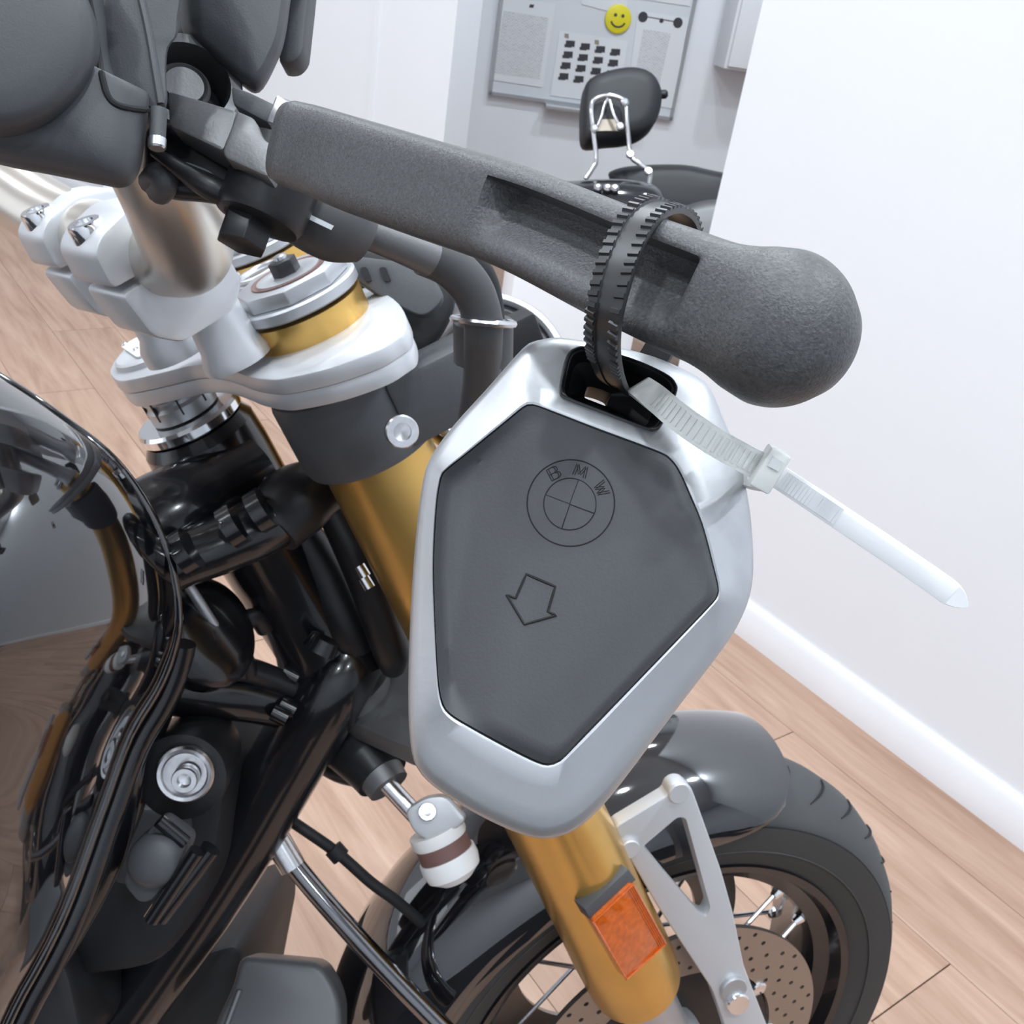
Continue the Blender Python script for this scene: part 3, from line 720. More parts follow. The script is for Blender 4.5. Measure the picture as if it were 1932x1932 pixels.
sw2 = dome('housing_cover', [(60, -200), (370, -160), (346, -20), (338, 30), (335, 66), (318, 92), (314, 135), (316, 190), (306, 210), (260, 208), (222, 200), (206, 180), (190, 90), (176, 20)], .222, .012, M['plastic'], bike, .03,
           [(1.0, -.03), (1.0, -.003), (.985, .002), (.95, .005), (.9, .0065), (.5, .007), (.01, .007)], label='upper half of the black switch housing', sm=4)
T('housing_pin', [(300, 205, .212), (297, 262, .212)], .0017, 'plastic_grey', 14, sw2, 0)
lathe('housing_screw', P(297, 262, .212), D(-.02, -1, .1), [(.0019, 0), (.0019, .0018), (.0016, .0022), (.0005, .0022)], M['steel'], sw2, 20)
seam_px = catmull([(164, -20), (176, 40), (184, 90), (192, 140), (203, 180), (222, 198), (258, 206), (300, 208)], 4)
seam_pts = [surf([sw, sw2], x, y) for x, y in seam_px]
tube('housing_seam', [p for p in seam_pts if p], .0007, M['groove_shade'], sw, 8, 0)
ridge_pts = [surf([sw, sw2], x, y) for x, y in catmull([(262, -20), (280, 60), (292, 130), (303, 196)], 4)]
tube('housing_ridge', [p for p in ridge_pts if p], .0009, M['plastic'], sw2, 8, 0)
# brake fluid reservoir with lid
res = dome('brake_reservoir', [(345, -260), (600, -260), (562, -100), (550, 0), (540, 70), (526, 116), (490, 178), (450, 160), (400, 118), (352, 76), (338, 30), (340, -100)], .262, .016, M['plastic'], bike, .05,
           [(1.0, -.05), (1.0, -.006), (.985, 0), (.95, .005), (.88, .009), (.78, .0115), (.5, .0125), (.01, .013)], centre=(450, -40), label='black brake fluid reservoir')
prism('reservoir_lid', fillet([P(*p, .272) for p in ((548, -160), (598, -160), (582, 0), (571, 100), (553, 118), (524, 118), (530, 60), (540, 0))], .003, 3), D(0, 0, -.010), M['plastic'], res, .002)
prism('reservoir_mount', [P(*p, .272) for p in ((290, -120), (380, -120), (380, 90), (345, 100), (310, 60))], D(0, 0, -.02), M['plastic'], res)
# clamp ring round the bar and the perch
perch = lathe('lever_perch', P(352, 168, .255), D(.42, .2, .9), [(.0135, -.012), (.0135, .003), (.0128, .004), (.0104, .004), (.0100, -.012)], M['castgrey'], bike, 48, closed=True, label='grey alloy brake lever perch')
lathe('ring_bore', P(350, 166, .257), D(.42, .2, .9), [(.0103, -.008), (.0103, -.006), (.001, -.006)], M['black_matt'], perch, 40)
lathe('bar_sleeve', P(345, 172, .255), D(.42, .2, .9), [(.0066, -.01), (.0066, .002), (.0058, .003), (.0050, .0015), (.0048, .003), (.002, .003)], M['castgrey'], perch, 40)
pn = D(-.15, .25, .95).normalized()
pp0 = P(420, 245, .228)
arm_px = [(316, 170), (372, 186), (446, 208), (440, 235), (420, 285), (372, 262), (318, 236)]
prism('perch_arm', fillet(pxpoly(arm_px, pp0, pn), .001, 2), -pn * .016, M['castgrey'], perch, .0007)
jaw_px = [(446, 207), (478, 221), (492, 252), (500, 264), (522, 276), (505, 334), (470, 318), (424, 297), (419, 284)]
prism('lever_root', fillet(pxpoly(jaw_px, pp0 + pn * .0012, pn), .001, 2), -pn * .014, M['castgrey'], perch, .0007)
prism('perch_cylinder', fillet(pxpoly([(434, 158), (470, 172), (520, 196), (556, 214), (545, 238), (532, 246), (480, 218), (438, 196)], P(490, 205, .238), pn), .0015, 2), -pn * .012, M['plastic_grey'], perch, .002)
box('adjust_screw', P(541, 222, .234), D(.003, -.0012, 0), D(.0012, .003, 0), D(0, 0, .003), M['steel'], perch, .0006)
prism('lever_tongue', fillet(pxpoly([(480, 235), (540, 258), (532, 282), (500, 268), (490, 250)], P(510, 255, .234), pn), .001, 2), -pn * .008, M['castgrey'], perch, .0005)
# black bracket and hinge bolt under the perch
br = dome('perch_bracket', [(282, 236), (350, 240), (430, 292), (520, 322), (556, 350), (560, 385), (540, 405), (470, 378), (430, 388), (380, 382), (330, 378), (292, 368), (268, 356), (270, 300)], .245, .010, M['black'], bike, .03, sm=4, label='black lever bracket')
tube('bracket_bore', [P(286, 345, .24), P(300, 330, .236), P(312, 345, .236), P(300, 362, .24)], .0032, M['plastic_grey'], br, 12, 6)
T('bracket_fin', [(290, 285, .232), (340, 320, .232), (400, 355, .233), (450, 378, .235)], [.0012, .002, .003, .002], 'black', 12, br)
prism('bracket_step', fillet([P(*p, .233) for p in ((342, 300), (400, 322), (420, 350), (400, 362), (360, 340))], .002), D(0, 0, -.006), M['plastic_grey'], br, .0012)
lathe('hinge_boss', P(505, 375, .236), D(-.35, -.93, .1), [(.0105, -.012), (.0105, .004), (.0095, .006), (.006, .0065)], M['black'], br, 32)
bolt('hinge_bolt', P(477, 398, .236), D(-.28, -.95, .15), .0062, .009, M['black'], br, hexhead=True)
# ---- brake hose with ferrule, sleeve and hoses bundled below
hs = T('brake_hose', [(545, 375, .25), (600, 405, .252), (650, 432, .255), (690, 455, .258)], [.009, .0098, .0092, .006], 'hose', 24, label='dark brake hose sleeve with a pale tag')
tagn = (CAM - P(603, 418, .243)).normalized()
prism('hose_tag', pxpoly([(582, 403), (630, 426), (625, 434), (577, 411)], P(603, 418, .242), tagn), -tagn * .0005, M['paper'], hs)
T('hose_pipe', [(690, 432, .27), (760, 462, .275), (815, 488, .28)], .0052, 'castgrey', 16, hs)
T('hose_bend', [(800, 478, .285), (850, 502, .29), (890, 545, .295), (910, 600, .30), (912, 640, .305), (908, 720, .32), (895, 800, .34)], [.0062, .0062, .0062, .006, .006, .006, .006], 'hose', 18, hs)
T('second_hose', [(860, 480, .30), (905, 520, .31), (922, 580, .315), (924, 650, .32), (918, 760, .34)], .0048, 'black_matt', 16, hs)
ring('hose_clip', P(912, 606, .303), D(.1, 1, .25), .0092, .0011, M['steel'], hs, 32, 8)
T('hose_sleeve', [(912, 606, .312), (912, 680, .318)], .0095, 'hose', 18, hs, 0)
# ---- instruments and headlamp behind the lever
lampc = P(912, 694, .60)
lax = D(.05, .35, .93).normalized()
hl = lathe('headlamp', lampc, lax, [(.001, -.05), (.03, -.045), (.046, -.03), (.0495, -.008), (.0495, .003), (.046, .004), (.045, .001), (.040, .004), (.028, .009), (.012, .012), (.001, .0125)], M['gloss'], bike, 64, label='gloss black round lamp pod')
ring('headlamp_rim', lampc + lax * .002, lax, .048, .0032, M['silver'], hl, 80, 12)
inst = dome('instrument_bracket', [(560, 440), (640, 452), (720, 470), (790, 490), (850, 530), (858, 580), (830, 640), (790, 680), (730, 640), (700, 580), (640, 520), (580, 480)], .535, .006, M['black_matt'], bike, .03, sm=4, label='black instrument bracket')
prism('bracket_plate', fillet([P(*p, .505) for p in ((612, 478), (700, 486), (800, 500), (842, 560), (800, 600), (720, 560), (660, 520))], .006), D(0, 0, -.01), M['plastic_grey'], inst, .002)
for px in (686, 722):
    prism('bracket_slot', fillet([P(*p, .5035) for p in ((px - 8, 505), (px + 6, 503), (px + 16, 530), (px + 4, 532))], .002), D(0, 0, -.003), M['black'], inst)
dome('instrument_shell', [(528, 432), (570, 410), (640, 420), (700, 428), (722, 450), (690, 474), (620, 470), (570, 452)], .42, .012, M['tan'], inst, .012, sm=4)
T('headlamp_stay', [(770, 650, .56), (810, 612, .56), (850, 570, .56)], .011, 'silver', 18, inst)

# ---- brake lever
LV = [(548, 272, .195, 79), (600, 288, .190, 81), (678, 316, .180, 86), (800, 356, .169, 90), (970, 412, .155, 95), (1160, 497, .142, 107), (1290, 552, .135, 115), (1350, 576, .1324, 119), (1395, 593, .1307, 129), (1432, 607, .1293, 143)]
LV += [(1468 + q * .93, 620 + q * .36, .128 - q * .000032, math.sqrt(max(150 ** 2 - q * q, 1))) for q in (0, 40, 75, 102, 122, 136, 144, 148, 149.9)]
st = catmull([(*P(x, y, d), hp * d / FPX, x) for x, y, d, hp in LV], 10)
lvv = []
vf = [-1 + 2 * i / 44 for i in range(45)]
NB = 14
nst = len(st)
def smooth(a, b, x):
    t = min(1, max(0, (x - a) / (b - a))); return t * t * (3 - 2 * t)
for i, s in enumerate(st):
    c = Vector(s[:3]); hh, px = s[3], s[4]
    t = (Vector(st[min(i + 1, nst - 1)][:3]) - Vector(st[max(i - 1, 0)][:3])).normalized()
    n = (CAM - c); n = (n - t * n.dot(t)).normalized()
    u = n.cross(t).normalized()
    if u.dot(D(0, 1, 0)) < 0: u = -u
    k = smooth(1270, 1470, px)
    ex = 3.7 * (1 - k) + 2.1 * k
    dd = .0062 * (1 - k) + hh * .92 * k
    if px < 572:                                       # rounded left end
        hh *= .92 + .08 * smooth(545, 572, px); dd *= .8 + .2 * smooth(545, 572, px)
    for v in vf:
        prof_ = max(0, 1 - abs(v) ** ex) ** (1 / ex)
        nn = dd * prof_
        pk = smooth(956, 968, px) * (1 - smooth(1306, 1332, px)) 
        if v < .60:
            nn -= pk * .0058 * smooth(-.85, .5, v) * (1 - smooth(.52, .60, v))
        else: pass
        lvv.append(c + u * hh * v + n * (nn - .0 * dd))
    for j in range(1, NB):
        v = 1 - 2 * j / NB
        lvv.append(c + u * hh * v - n * dd * max(0, 1 - abs(v) ** ex) ** (1 / ex))
lever = obj('brake_lever', lvv, loft_faces(nst, 45 + NB - 1), M['lever'], bike, 60, 'grained black brake lever with a ball end')

# ------------------------------------------------------------------ key fob
FN = D(.04, .10, 1.0).normalized()                       # faces the camera, top leaning back
F0 = P(1090, 1090, .148)
def fobp(x, y, h=0.): return on_plane(x, y, F0 + FN * h, FN)
fob_o = [(1032, 617), (1060, 614), (1150, 627), (1250, 652), (1332, 690), (1362, 720), (1385, 775), (1415, 850), (1436, 950), (1443, 1050), (1438, 1110), (1420, 1165), (1385, 1225), (1290, 1350), (1180, 1498), (1130, 1555), (1090, 1587), (1045, 1602), (1000, 1598), (940, 1575), (870, 1538), (812, 1498), (784, 1468), (770, 1430), (764, 1340), (767, 1200), (776, 1050), (790, 920), (806, 858), (850, 793), (920, 715), (985, 640), (1005, 624)]
fob_i = [(990, 766), (1008, 764), (1030, 772), (1130, 811), (1240, 852), (1264, 866), (1282, 890), (1300, 930), (1325, 990), (1345, 1065), (1355, 1108), (1352, 1127), (1330, 1153), (1200, 1288), (1080, 1412), (1060, 1433), (1040, 1442), (1018, 1440), (960, 1412), (880, 1368), (846, 1346), (832, 1322), (825, 1270), (819, 1150), (817, 1060), (822, 960), (830, 905), (840, 887), (880, 855), (960, 790)]
CX, CY = 1090, 1090
def radial(poly, n=200, sm=3):
    pts = catmull(poly, sm, True)
    out = []; m_ = len(pts)
    for k in range(n):
        a = 2 * math.pi * k / n; dx, dy = math.cos(a), math.sin(a); best = 0
        for i in range(m_):
            x1, y1 = pts[i][0] - CX, pts[i][1] - CY; x2, y2 = pts[(i + 1) % m_][0] - CX, pts[(i + 1) % m_][1] - CY
            den = dx * (y2 - y1) - dy * (x2 - x1)
            if abs(den) < 1e-9: continue
            t = (x1 * (y2 - y1) - y1 * (x2 - x1)) / den; s = (x1 * dy - y1 * dx) / den
            if t > 0 and -1e-6 <= s <= 1 + 1e-6: best = max(best, t)
        out.append((CX + dx * best, CY + dy * best))
    return out
ro, ri = radial(fob_o), radial(fob_i)
NR = len(ro)
fob = thing('key_fob', 'silver and black motorcycle key fob hanging from the brake lever by cable ties', 'key fob', fobp(1090, 1090, -.006))
fprof = [(.0, -.0035), (.0, -.0004), (.012, .0), (.05, .0001), (.30, -.0009), (.55, -.0019), (.78, -.0028), (.91, -.0037), (.97, -.0052), (1.0, -.008), (1.0, -.0105), (.985, -.0125), (.93, -.0145), (.6, -.0150)]
fv = []
for s, h in fprof:
    for (x1, y1), (x2, y2) in zip(ri, ro):
        fv.append(fobp(x1 + (x2 - x1) * s, y1 + (y2 - y1) * s) + FN * h)
shell = obj('shell', fv, loft_faces(len(fprof), NR), M['silver'], fob, 30, 'satin silver shell')
hole_px = [(1068, 672), (1082, 657), (1110, 655), (1190, 676), (1254, 704), (1276, 724), (1276, 746), (1250, 802), (1234, 813), (1212, 808), (1130, 776), (1068, 752), (1055, 738), (1058, 712)]
def hole(s, h, dx=0, dy=0):
    c = (1168, 730)
    return [fobp(c[0] + (x - c[0]) * s + dx, c[1] + (y - c[1]) * s + dy) + FN * h for x, y in [(q[0], q[1]) for q in catmull(hole_px, 4, True)]]
ct = prism('cutter', hole(1, .01), -FN * .04, M['silver'])
shell.parent = None; shell.location = WLOC[shell]
boolean_cut(shell, ct)
shell.parent = fob; shell.location = WLOC[shell] - WLOC[fob]
lv = []; lp = [(1.0, -.016, 0, 0), (1.0, -.0005, 0, 0), (.99, .0004, 0, 0), (.97, .0007, 0, 0), (.95, .0006, 0, 0), (.94, .0, 0, 0), (.925, -.0002, 0, 0), (.905, -.0003, 0, 0), (.895, -.0012, 0, 0), (.80, -.0052, 0, -2), (.40, -.0075, -14, -4), (.24, -.0085, -26, -6), (.22, -.011, -26, -6), (.24, -.016, -26, -6)]
for s, h, dx, dy in lp: lv += hole(s, h, dx, dy)
obj('eyelet_liner', lv, loft_faces(len(lp), len(hole(1, 0)), True, False) + [], M['black'], fob, 30, 'black eyelet liner')
# rubber face with shallow facets
def side_dist(x, y, a, b):
    dx, dy = b[0] - a[0], b[1] - a[1]; l = math.hypot(dx, dy)
    return ((x - a[0]) * dy - (y - a[1]) * dx) / l
pvv = []; RN = 26
def face_h(x, y):
    d1 = side_dist(x, y, (1018, 760), (930, 1330))       # left of the middle strip is positive towards the right
    d2 = side_dist(x, y, (1310, 900), (1010, 1330))
    d1 = -d1; d2 = d2
    f = lambda d: .5 * (d + math.sqrt(d * d + 400))
    return .0016 - min(.0019, .000020 * f(d1)) - min(.0016, .000010 * f(-d2))
for k in range(RN):
    s = 1 - k / RN
    for (x, y) in ri:
        X, Y = CX + (x - CX) * s * .992, CY + (y - CY) * s * .992
        k_ = smooth(0, .07, 1 - s); pvv.append(fobp(X, Y) + FN * (.0002 * (1 - k_) + face_h(X, Y) * k_))
pvv += [fobp(x * .992 + CX * .008, y * .992 + CY * .008) - FN * .0033 for x, y in ri]
pf = loft_faces(RN, NR, True, False)
pf.append(tuple(range((RN - 1) * NR, RN * NR)))
for j in range(NR):
    k = (j + 1) % NR; pf.append((j, k, RN * NR + k, RN * NR + j))
face = obj('rubber_face', pvv, pf, M['rubber'], fob, 50, 'soft black rubber face')
def facep(x, y, up=0.): return fobp(x, y) + FN * (face_h(x, y) + up)
def line(name, pts, r, parent, closed=False, m='groove_shade'):  # thin proud strokes, groove shade put into their dark colour
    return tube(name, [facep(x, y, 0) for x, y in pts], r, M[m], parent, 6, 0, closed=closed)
def circ(cx, cy, r, n=64): return [(cx + r * math.cos(2 * math.pi * k / n), cy + r * math.sin(2 * math.pi * k / n)) for k in range(n)]
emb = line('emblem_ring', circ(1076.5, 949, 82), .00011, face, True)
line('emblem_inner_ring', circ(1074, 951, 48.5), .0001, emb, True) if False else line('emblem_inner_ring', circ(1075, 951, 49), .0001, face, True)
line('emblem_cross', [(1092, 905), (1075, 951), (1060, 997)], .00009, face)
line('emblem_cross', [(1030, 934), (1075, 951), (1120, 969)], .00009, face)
def sector(a0, a1, r):
    return [(1075, 951)] + [(1075 + r * math.cos(a0 + (a1 - a0) * k / 16), 951 + r * math.sin(a0 + (a1 - a0) * k / 16)) for k in range(17)]
g0 = math.atan2(46, -17)
for s in (0, math.pi):
    sp = sector(g0 + s, g0 + s + math.pi / 2, 48)
    o_ = prism('emblem_quadrant', [facep(x, y, .00006) for x, y in sp], -FN * .0003, M['rubber'], face)
arrow = [(993, 1083), (1047, 1107), (1033, 1154), (1049, 1161), (989, 1178), (956, 1122), (973, 1129)]
ar = []
for i in range(7):
    a, b = arrow[i], arrow[(i + 1) % 7]
    ar += [(a[0] + (b[0] - a[0]) * t, a[1] + (b[1] - a[1]) * t) for t in (0, .25, .5, .75)]
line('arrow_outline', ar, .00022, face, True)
# letters of the emblem: dark strokes on the ring, coloured as groove shade
LET = {'B': [[(-.35, -.5), (-.35, .5), (.15, .5), (.33, .38), (.33, .15), (.15, .02), (-.35, .02)], [(.15, .02), (.38, -.12), (.38, -.36), (.18, -.5), (-.35, -.5)]],
       'M': [[(-.45, -.5), (-.38, .5), (0, -.35), (.38, .5), (.45, -.5)]],
       'W': [[(-.5, .5), (-.25, -.5), (0, .3), (.25, -.5), (.5, .5)]]}
for ch, a in (('B', -118), ('M', -72), ('W', -25)):
    a = math.radians(a); cx_, cy_ = 1075.5 + 65 * math.cos(a), 950 + 65 * math.sin(a)
    ux, uy = -math.sin(a), math.cos(a); vx, vy = math.cos(a), math.sin(a)
    for si, stq in enumerate(LET[ch]):
        for off in (-.09, .09):
            pts = []
            for i in range(len(stq) - 1):
                for t in (0, .34, .67): pts.append((stq[i][0] + (stq[i + 1][0] - stq[i][0]) * t, stq[i][1] + (stq[i + 1][1] - stq[i][1]) * t))
            pts.append(stq[-1])
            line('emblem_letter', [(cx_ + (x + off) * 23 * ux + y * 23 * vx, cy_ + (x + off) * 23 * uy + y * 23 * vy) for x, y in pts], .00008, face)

# ------------------------------------------------------------------ black cable tie round lever and through the fob
ltan = (P(1290, 552, .135) - P(1160, 497, .142)).normalized()
tie_px = [(1137, 655, .1335), (1139, 600, .1285), (1150, 545, .1275), (1168, 485, .1285), (1196, 425, .131), (1228, 392, .1345), (1262, 386, .140), (1290, 412, .147), (1298, 470, .154), (1285, 560, .160), (1255, 640, .1635), (1215, 705, .1645), (1180, 735, .1615), (1160, 728, .1545), (1146, 700, .1430)]
tp = [Vector(p) for p in catmull([tuple(P(*p)) for p in tie_px], 14, True)]
nt_ = len(tp); tie_c = sum(tp, Vector()) / nt_
TW, TT = .0027, .00055
tie = thing('cable_tie', 'black toothed cable tie looped around the brake lever', 'cable tie', tp[0])
tv = []; frames = []
for i, p in enumerate(tp):
    t = (tp[(i + 1) % nt_] - tp[i - 1]).normalized()
    w = (ltan - t * ltan.dot(t)).normalized(); n = w.cross(t).normalized()
    if n.dot(p - tie_c) < 0: n = -n
    frames.append((p, t, w, n))
    for a, b in ((-1, -1), (-1, .4), (-.98, .55), (-.46, .55), (-.42, .15), (.42, .15), (.46, .55), (.98, .55), (1, .4), (1, -1)):
        tv.append(p + w * TW * a + n * TT * b)
tf = loft_faces(nt_, 10, True, False)
for j in range(10):
    k = (j + 1) % 10; tf.append(((nt_ - 1) * 10 + j, (nt_ - 1) * 10 + k, k, j))
band = obj('strap', tv, tf, M['tie_black'], tie, 40)
# teeth along both edges of the strap
acc = 0.; nxt = 0.; STEP = .00135
tm = None
for i in range(nt_ - 1):
    p, t, w, n = frames[i]
    if acc >= nxt and i < nt_ * .62 or (acc >= nxt and i > nt_ * .95):
        for s in (-1, 1):
            if tm is None:
                hv = [(x * .00046, y * .00074, z * .00022) for z in (-1, 1) for x, y in ((-1, -1), (1, -1), (1, 1), (-1, 1))]
                hv = [(x * (1 if z < 0 else .6), y, z) for x, y, z in hv]
                tm = bpy.data.meshes.new('tooth'); tm.from_pydata(hv, [], [(3, 2, 1, 0), (4, 5, 6, 7), (0, 1, 5, 4), (1, 2, 6, 5), (2, 3, 7, 6), (3, 0, 4, 7)]); tm.materials.append(M['tie_black'])
            o_ = bpy.data.objects.new('tooth', tm); col.objects.link(o_); o_.parent = tie
            rot = Matrix((t, w, n)).transposed()
            if rot.determinant() < 0: rot = Matrix((-t, w, n)).transposed()
            o_.matrix_local = Matrix.Translation(p + w * s * TW * .74 + n * TT * .75 - WLOC[tie]) @ rot.to_4x4()
        nxt = acc + STEP
    acc += (tp[i + 1] - p).length
# locking head hidden behind the lever
hp, ht, hw, hn = frames[int(nt_ * .6)]
box('tie_head', hp + hn * .0012, ht * .0032, hw * .0037, hn * .0028, M['tie_black'], tie, .0006)

# ------------------------------------------------------------------ white cable tie
wt = thing('cable_tie', 'translucent white cable tie threaded through the key fob with a long pointed tail', 'cable tie', P(1440, 880, .135))
def ribbon(name, path, wdirs, hw, th, m, parent, closed=False, taper=None, sm=10):
    pts = [Vector(p) for p in catmull([tuple(p) for p in path], sm, closed)]
    wv = [Vector(p) for p in catmull([tuple(p) for p in wdirs], sm, closed)]
    v = []; n_ = len(pts)
    for i, p in enumerate(pts):
        t = ((pts[(i + 1) % n_] - pts[i - 1]) if closed or 0 < i < n_ - 1 else (pts[1] - pts[0] if i == 0 else pts[-1] - pts[-2])).normalized()
        w = (wv[i] - t * wv[i].dot(t)).normalized(); nn = t.cross(w)
        k = taper(i / (n_ - 1)) if taper else 1
        for a, b in ((-1, -1), (-1, .6), (-.9, 1), (.9, 1), (1, .6), (1, -1)): v.append(p + w * hw * k * a + nn * th * b)
    f = loft_faces(n_, 6, True, not closed)
    if closed:
        for j in range(6):
            k = (j + 1) % 6; f.append(((n_ - 1) * 6 + j, (n_ - 1) * 6 + k, k, j))
    return obj(name, v, f, m, parent, 45), pts, wv
wa = D(.42, .75, .1)
loop_px = [(1442, 884, .1368), (1400, 862, .1362), (1340, 828, .1365), (1285, 790, .138), (1248, 760, .1405), (1224, 742, .1445), (1206, 730, .152), (1210, 740, .1605), (1250, 790, .1650), (1320, 850, .1640), (1400, 892, .1570), (1440, 902, .1475), (1452, 893, .1405)]
wds = [D(.40, .75, .15), D(.40, .75, .2), D(.45, .75, .25), D(.55, .75, .3), D(.7, .6, .3), D(.8, .5, .2), D(.8, .5, 0), D(.75, .5, -.1), D(.5, .75, 0), D(.4, .8, 0), D(.4, .8, 0), D(.4, .8, .1), D(.4, .8, .1)]
lp_o, lpts, lw = ribbon('strap', [P(*p) for p in loop_px], wds, .0019, .00055, M['nylon'], wt, True)
# ladder ribs on the loop and the tail
def ribs(pts, wv, a, b, m, off, parent, step=2, hw=.0013):
    n_ = len(pts)
    for i in range(a, b, step):
        p = pts[i]; t = (pts[min(i + 1, n_ - 1)] - pts[i - 1]).normalized(); w = (wv[i] - t * wv[i].dot(t)).normalized(); nn = t.cross(w)
        if nn.dot(CAM - p) < 0: nn = -nn
        box('ladder_rib', p + nn * off, t * .00022, w * hw, nn * .00014, m, parent)
ribs(lpts, lw, 4, 44, M['nylon'], .0006, wt, 2)
tail_px = [(1438, 880, .1372), (1480, 906, .1362), (1540, 946, .1350), (1580, 973, .1342), (1680, 1040, .1322), (1760, 1095, .1305), (1805, 1128, .1298), (1826, 1143, .1295)]
tw = D(.5, .82, .25)
tl, tpts, twv = ribbon('tail', [P(*p) for p in tail_px], [tw] * len(tail_px), .00165, .0004, M['nylon_tail'], wt, False, lambda t: 1 if t < .8 else max(.06, 1 - ((t - .8) / .2) ** 1.3 * .95))
ribs(tpts, twv, 10, 31, M['nylon_tail'], .00045, wt, 1, .0012)
# locking head: a small open box
hcx = P(1450, 884, .1352); hu = (P(1480, 906, .1362) - P(1400, 862, .1362)).normalized(); hv_ = (tw - hu * tw.dot(hu)).normalized(); hn_ = hu.cross(hv_)
head = box('locking_head', hcx, hu * .0015, hv_ * .0029, hn_ * .0022, M['nylon'], wt, .0004)
box('head_pawl', hcx + hv_ * .0012 + hn_ * (.0022 if hn_.dot(CAM - hcx) > 0 else -.0022), hu * .0008, hv_ * .0007, hn_ * .0003, M['nylon_tail'], head)

# ------------------------------------------------------------------ notice board and what hangs on it
BZ = W0 + bn * .02
def bpt(px, py, off=0.): return on_plane(px, py, BZ + bn * off, bn)
nb = thing('notice_board', 'white notice board with thin grey frame and lower tray on the back wall', 'notice board', bpt(1095, 130))
c1, c2, c3, c4 = bpt(922, 176), bpt(1268, 226), bpt(1318, -60), bpt(952, -60)
w_ = bx * ((c2 - c1).dot(bx)); bl = c1; hgt = .85
bl = Vector((c1.x, c1.y, bpt(922, 178).z)); 
poly = [bl, bl + w_, bl + w_ + UP * hgt, bl + UP * hgt]
prism('board_panel', poly, -bn * .018, M['board'], nb)
fw = .012
for a, b, wv_ in ((poly[0], poly[1], UP), (poly[1], poly[2], -bx), (poly[2], poly[3], -UP), (poly[3], poly[0], bx)):
    prism('frame_rail', [a, b, b + wv_ * fw, a + wv_ * fw], bn * .008, M['alloyrim'], nb)
tr = bl + w_ * .30
prism('pen_tray', [tr - UP * .018, tr + w_ * .55 - UP * .018, tr + w_ * .55, tr], bn * .05, M['alloyrim'], nb, .003)
def sheet(name, px4, m, label, off=.002, grp='papers on the notice board'):
    p = [bpt(x, y, off) for x, y in px4]
    return tag(prism(name, p, bn * .0006, m), label, 'paper', grp)
def sheet_thing(px4, label):
    p = [bpt(x, y, .002) for x, y in px4]
    o = tag(prism('paper_sheet', p, bn * .0008, M['paper']), label, 'paper', 'papers on the notice board')
    return o, p
s1, p1 = sheet_thing([(944, -8), (1048, 8), (1024, 165), (924, 150)], 'white printed sheet at the left edge of the notice board')
def block(parent, x0, y0, x1, y1, m, off=.003, name='print_block'):
    q = [bpt(*pt, off) for pt in ((x0[0], x0[1]), (y0[0], y0[1]), (x1[0], x1[1]), (y1[0], y1[1]))]
    return prism(name, q, bn * .0004, m, parent)
block(s1, (950, 20), (1035, 34), (1018, 150), (932, 137), M['text'])
block(s1, (1000, 8), (1008, 9), (1006, 15), (998, 14), M['print'])
s2, p2 = sheet_thing([(1056, 58), (1186, 78), (1162, 196), (1038, 180)], 'white sheet with a grid of small dark pictures on the notice board')
for r_ in range(4):
    for c_ in range(4):
        x = 1076 + c_ * 28.5 - r_ * 4; y = 82 + r_ * 20.5 + c_ * 5.2
        block(s2, (x - 8, y - 6), (x + 9, y - 5), (x + 8, y + 7), (x - 9, y + 5), M['print'], name='picture')
        block(s2, (x - 11, y + 1), (x + 3, y + 3), (x + 2, y + 8), (x - 11, y + 7), M['print'], .0032, 'picture')
for x, y in ((1069, 65), (1126, 77)):
    block(s2, (x - 4, y - 2), (x + 4, y - 1), (x + 4, y + 8), (x - 4, y + 6), M['tan'], name='symbol')
s3, p3 = sheet_thing([(1204, 20), (1300, 34), (1268, 205), (1182, 190)], 'white sheet with a bar diagram and text at the right edge of the notice board')
block(s3, (1214, 55), (1266, 63), (1244, 160), (1196, 152), M['text'])
block(s3, (1222, 31), (1274, 40), (1274, 42), (1222, 33), M['print'], name='diagram_bar')
for x, y, r_ in ((1213, 32, .018), (1279, 43, .018), (1248, 39, .008)):
    q = bpt(x, y, .003); lathe('diagram_dot', q, bn, [(r_, 0), (r_, .001)], M['print'], s3, 24)
s4, p4 = sheet_thing([(1095, -40), (1190, -40), (1180, 30), (1098, 8)], 'pale sheet partly out of view at the top of the notice board')
s4b, p4b = sheet_thing([(1200, -50), (1310, -50), (1302, 12), (1196, -4)], 'grey sheet in the top right corner of the notice board')
sm_ = thing('smiley_magnet', 'round yellow smiling face magnet on the notice board', 'magnet', bpt(1166, 36, .01))
mc = bpt(1166, 36, .003)
lathe('magnet_disc', mc, bn, [(.048, 0), (.050, .003), (.048, .007), (.040, .010), (.001, .012)], M['yellow'], sm_, 48)
for s in (-1, 1): lathe('eye', mc + bx * .014 * s + UP * .013 + bn * .0105, bn, [(.006, 0), (.006, .002)], M['print'], sm_, 16)
tube('smile', [mc + bx * .028 * math.cos(a) + UP * .026 * math.sin(a) + bn * .011 for a in [math.pi * (1.12 + .76 * k / 8) for k in range(9)]], .003, M['print'], sm_, 8, 2)
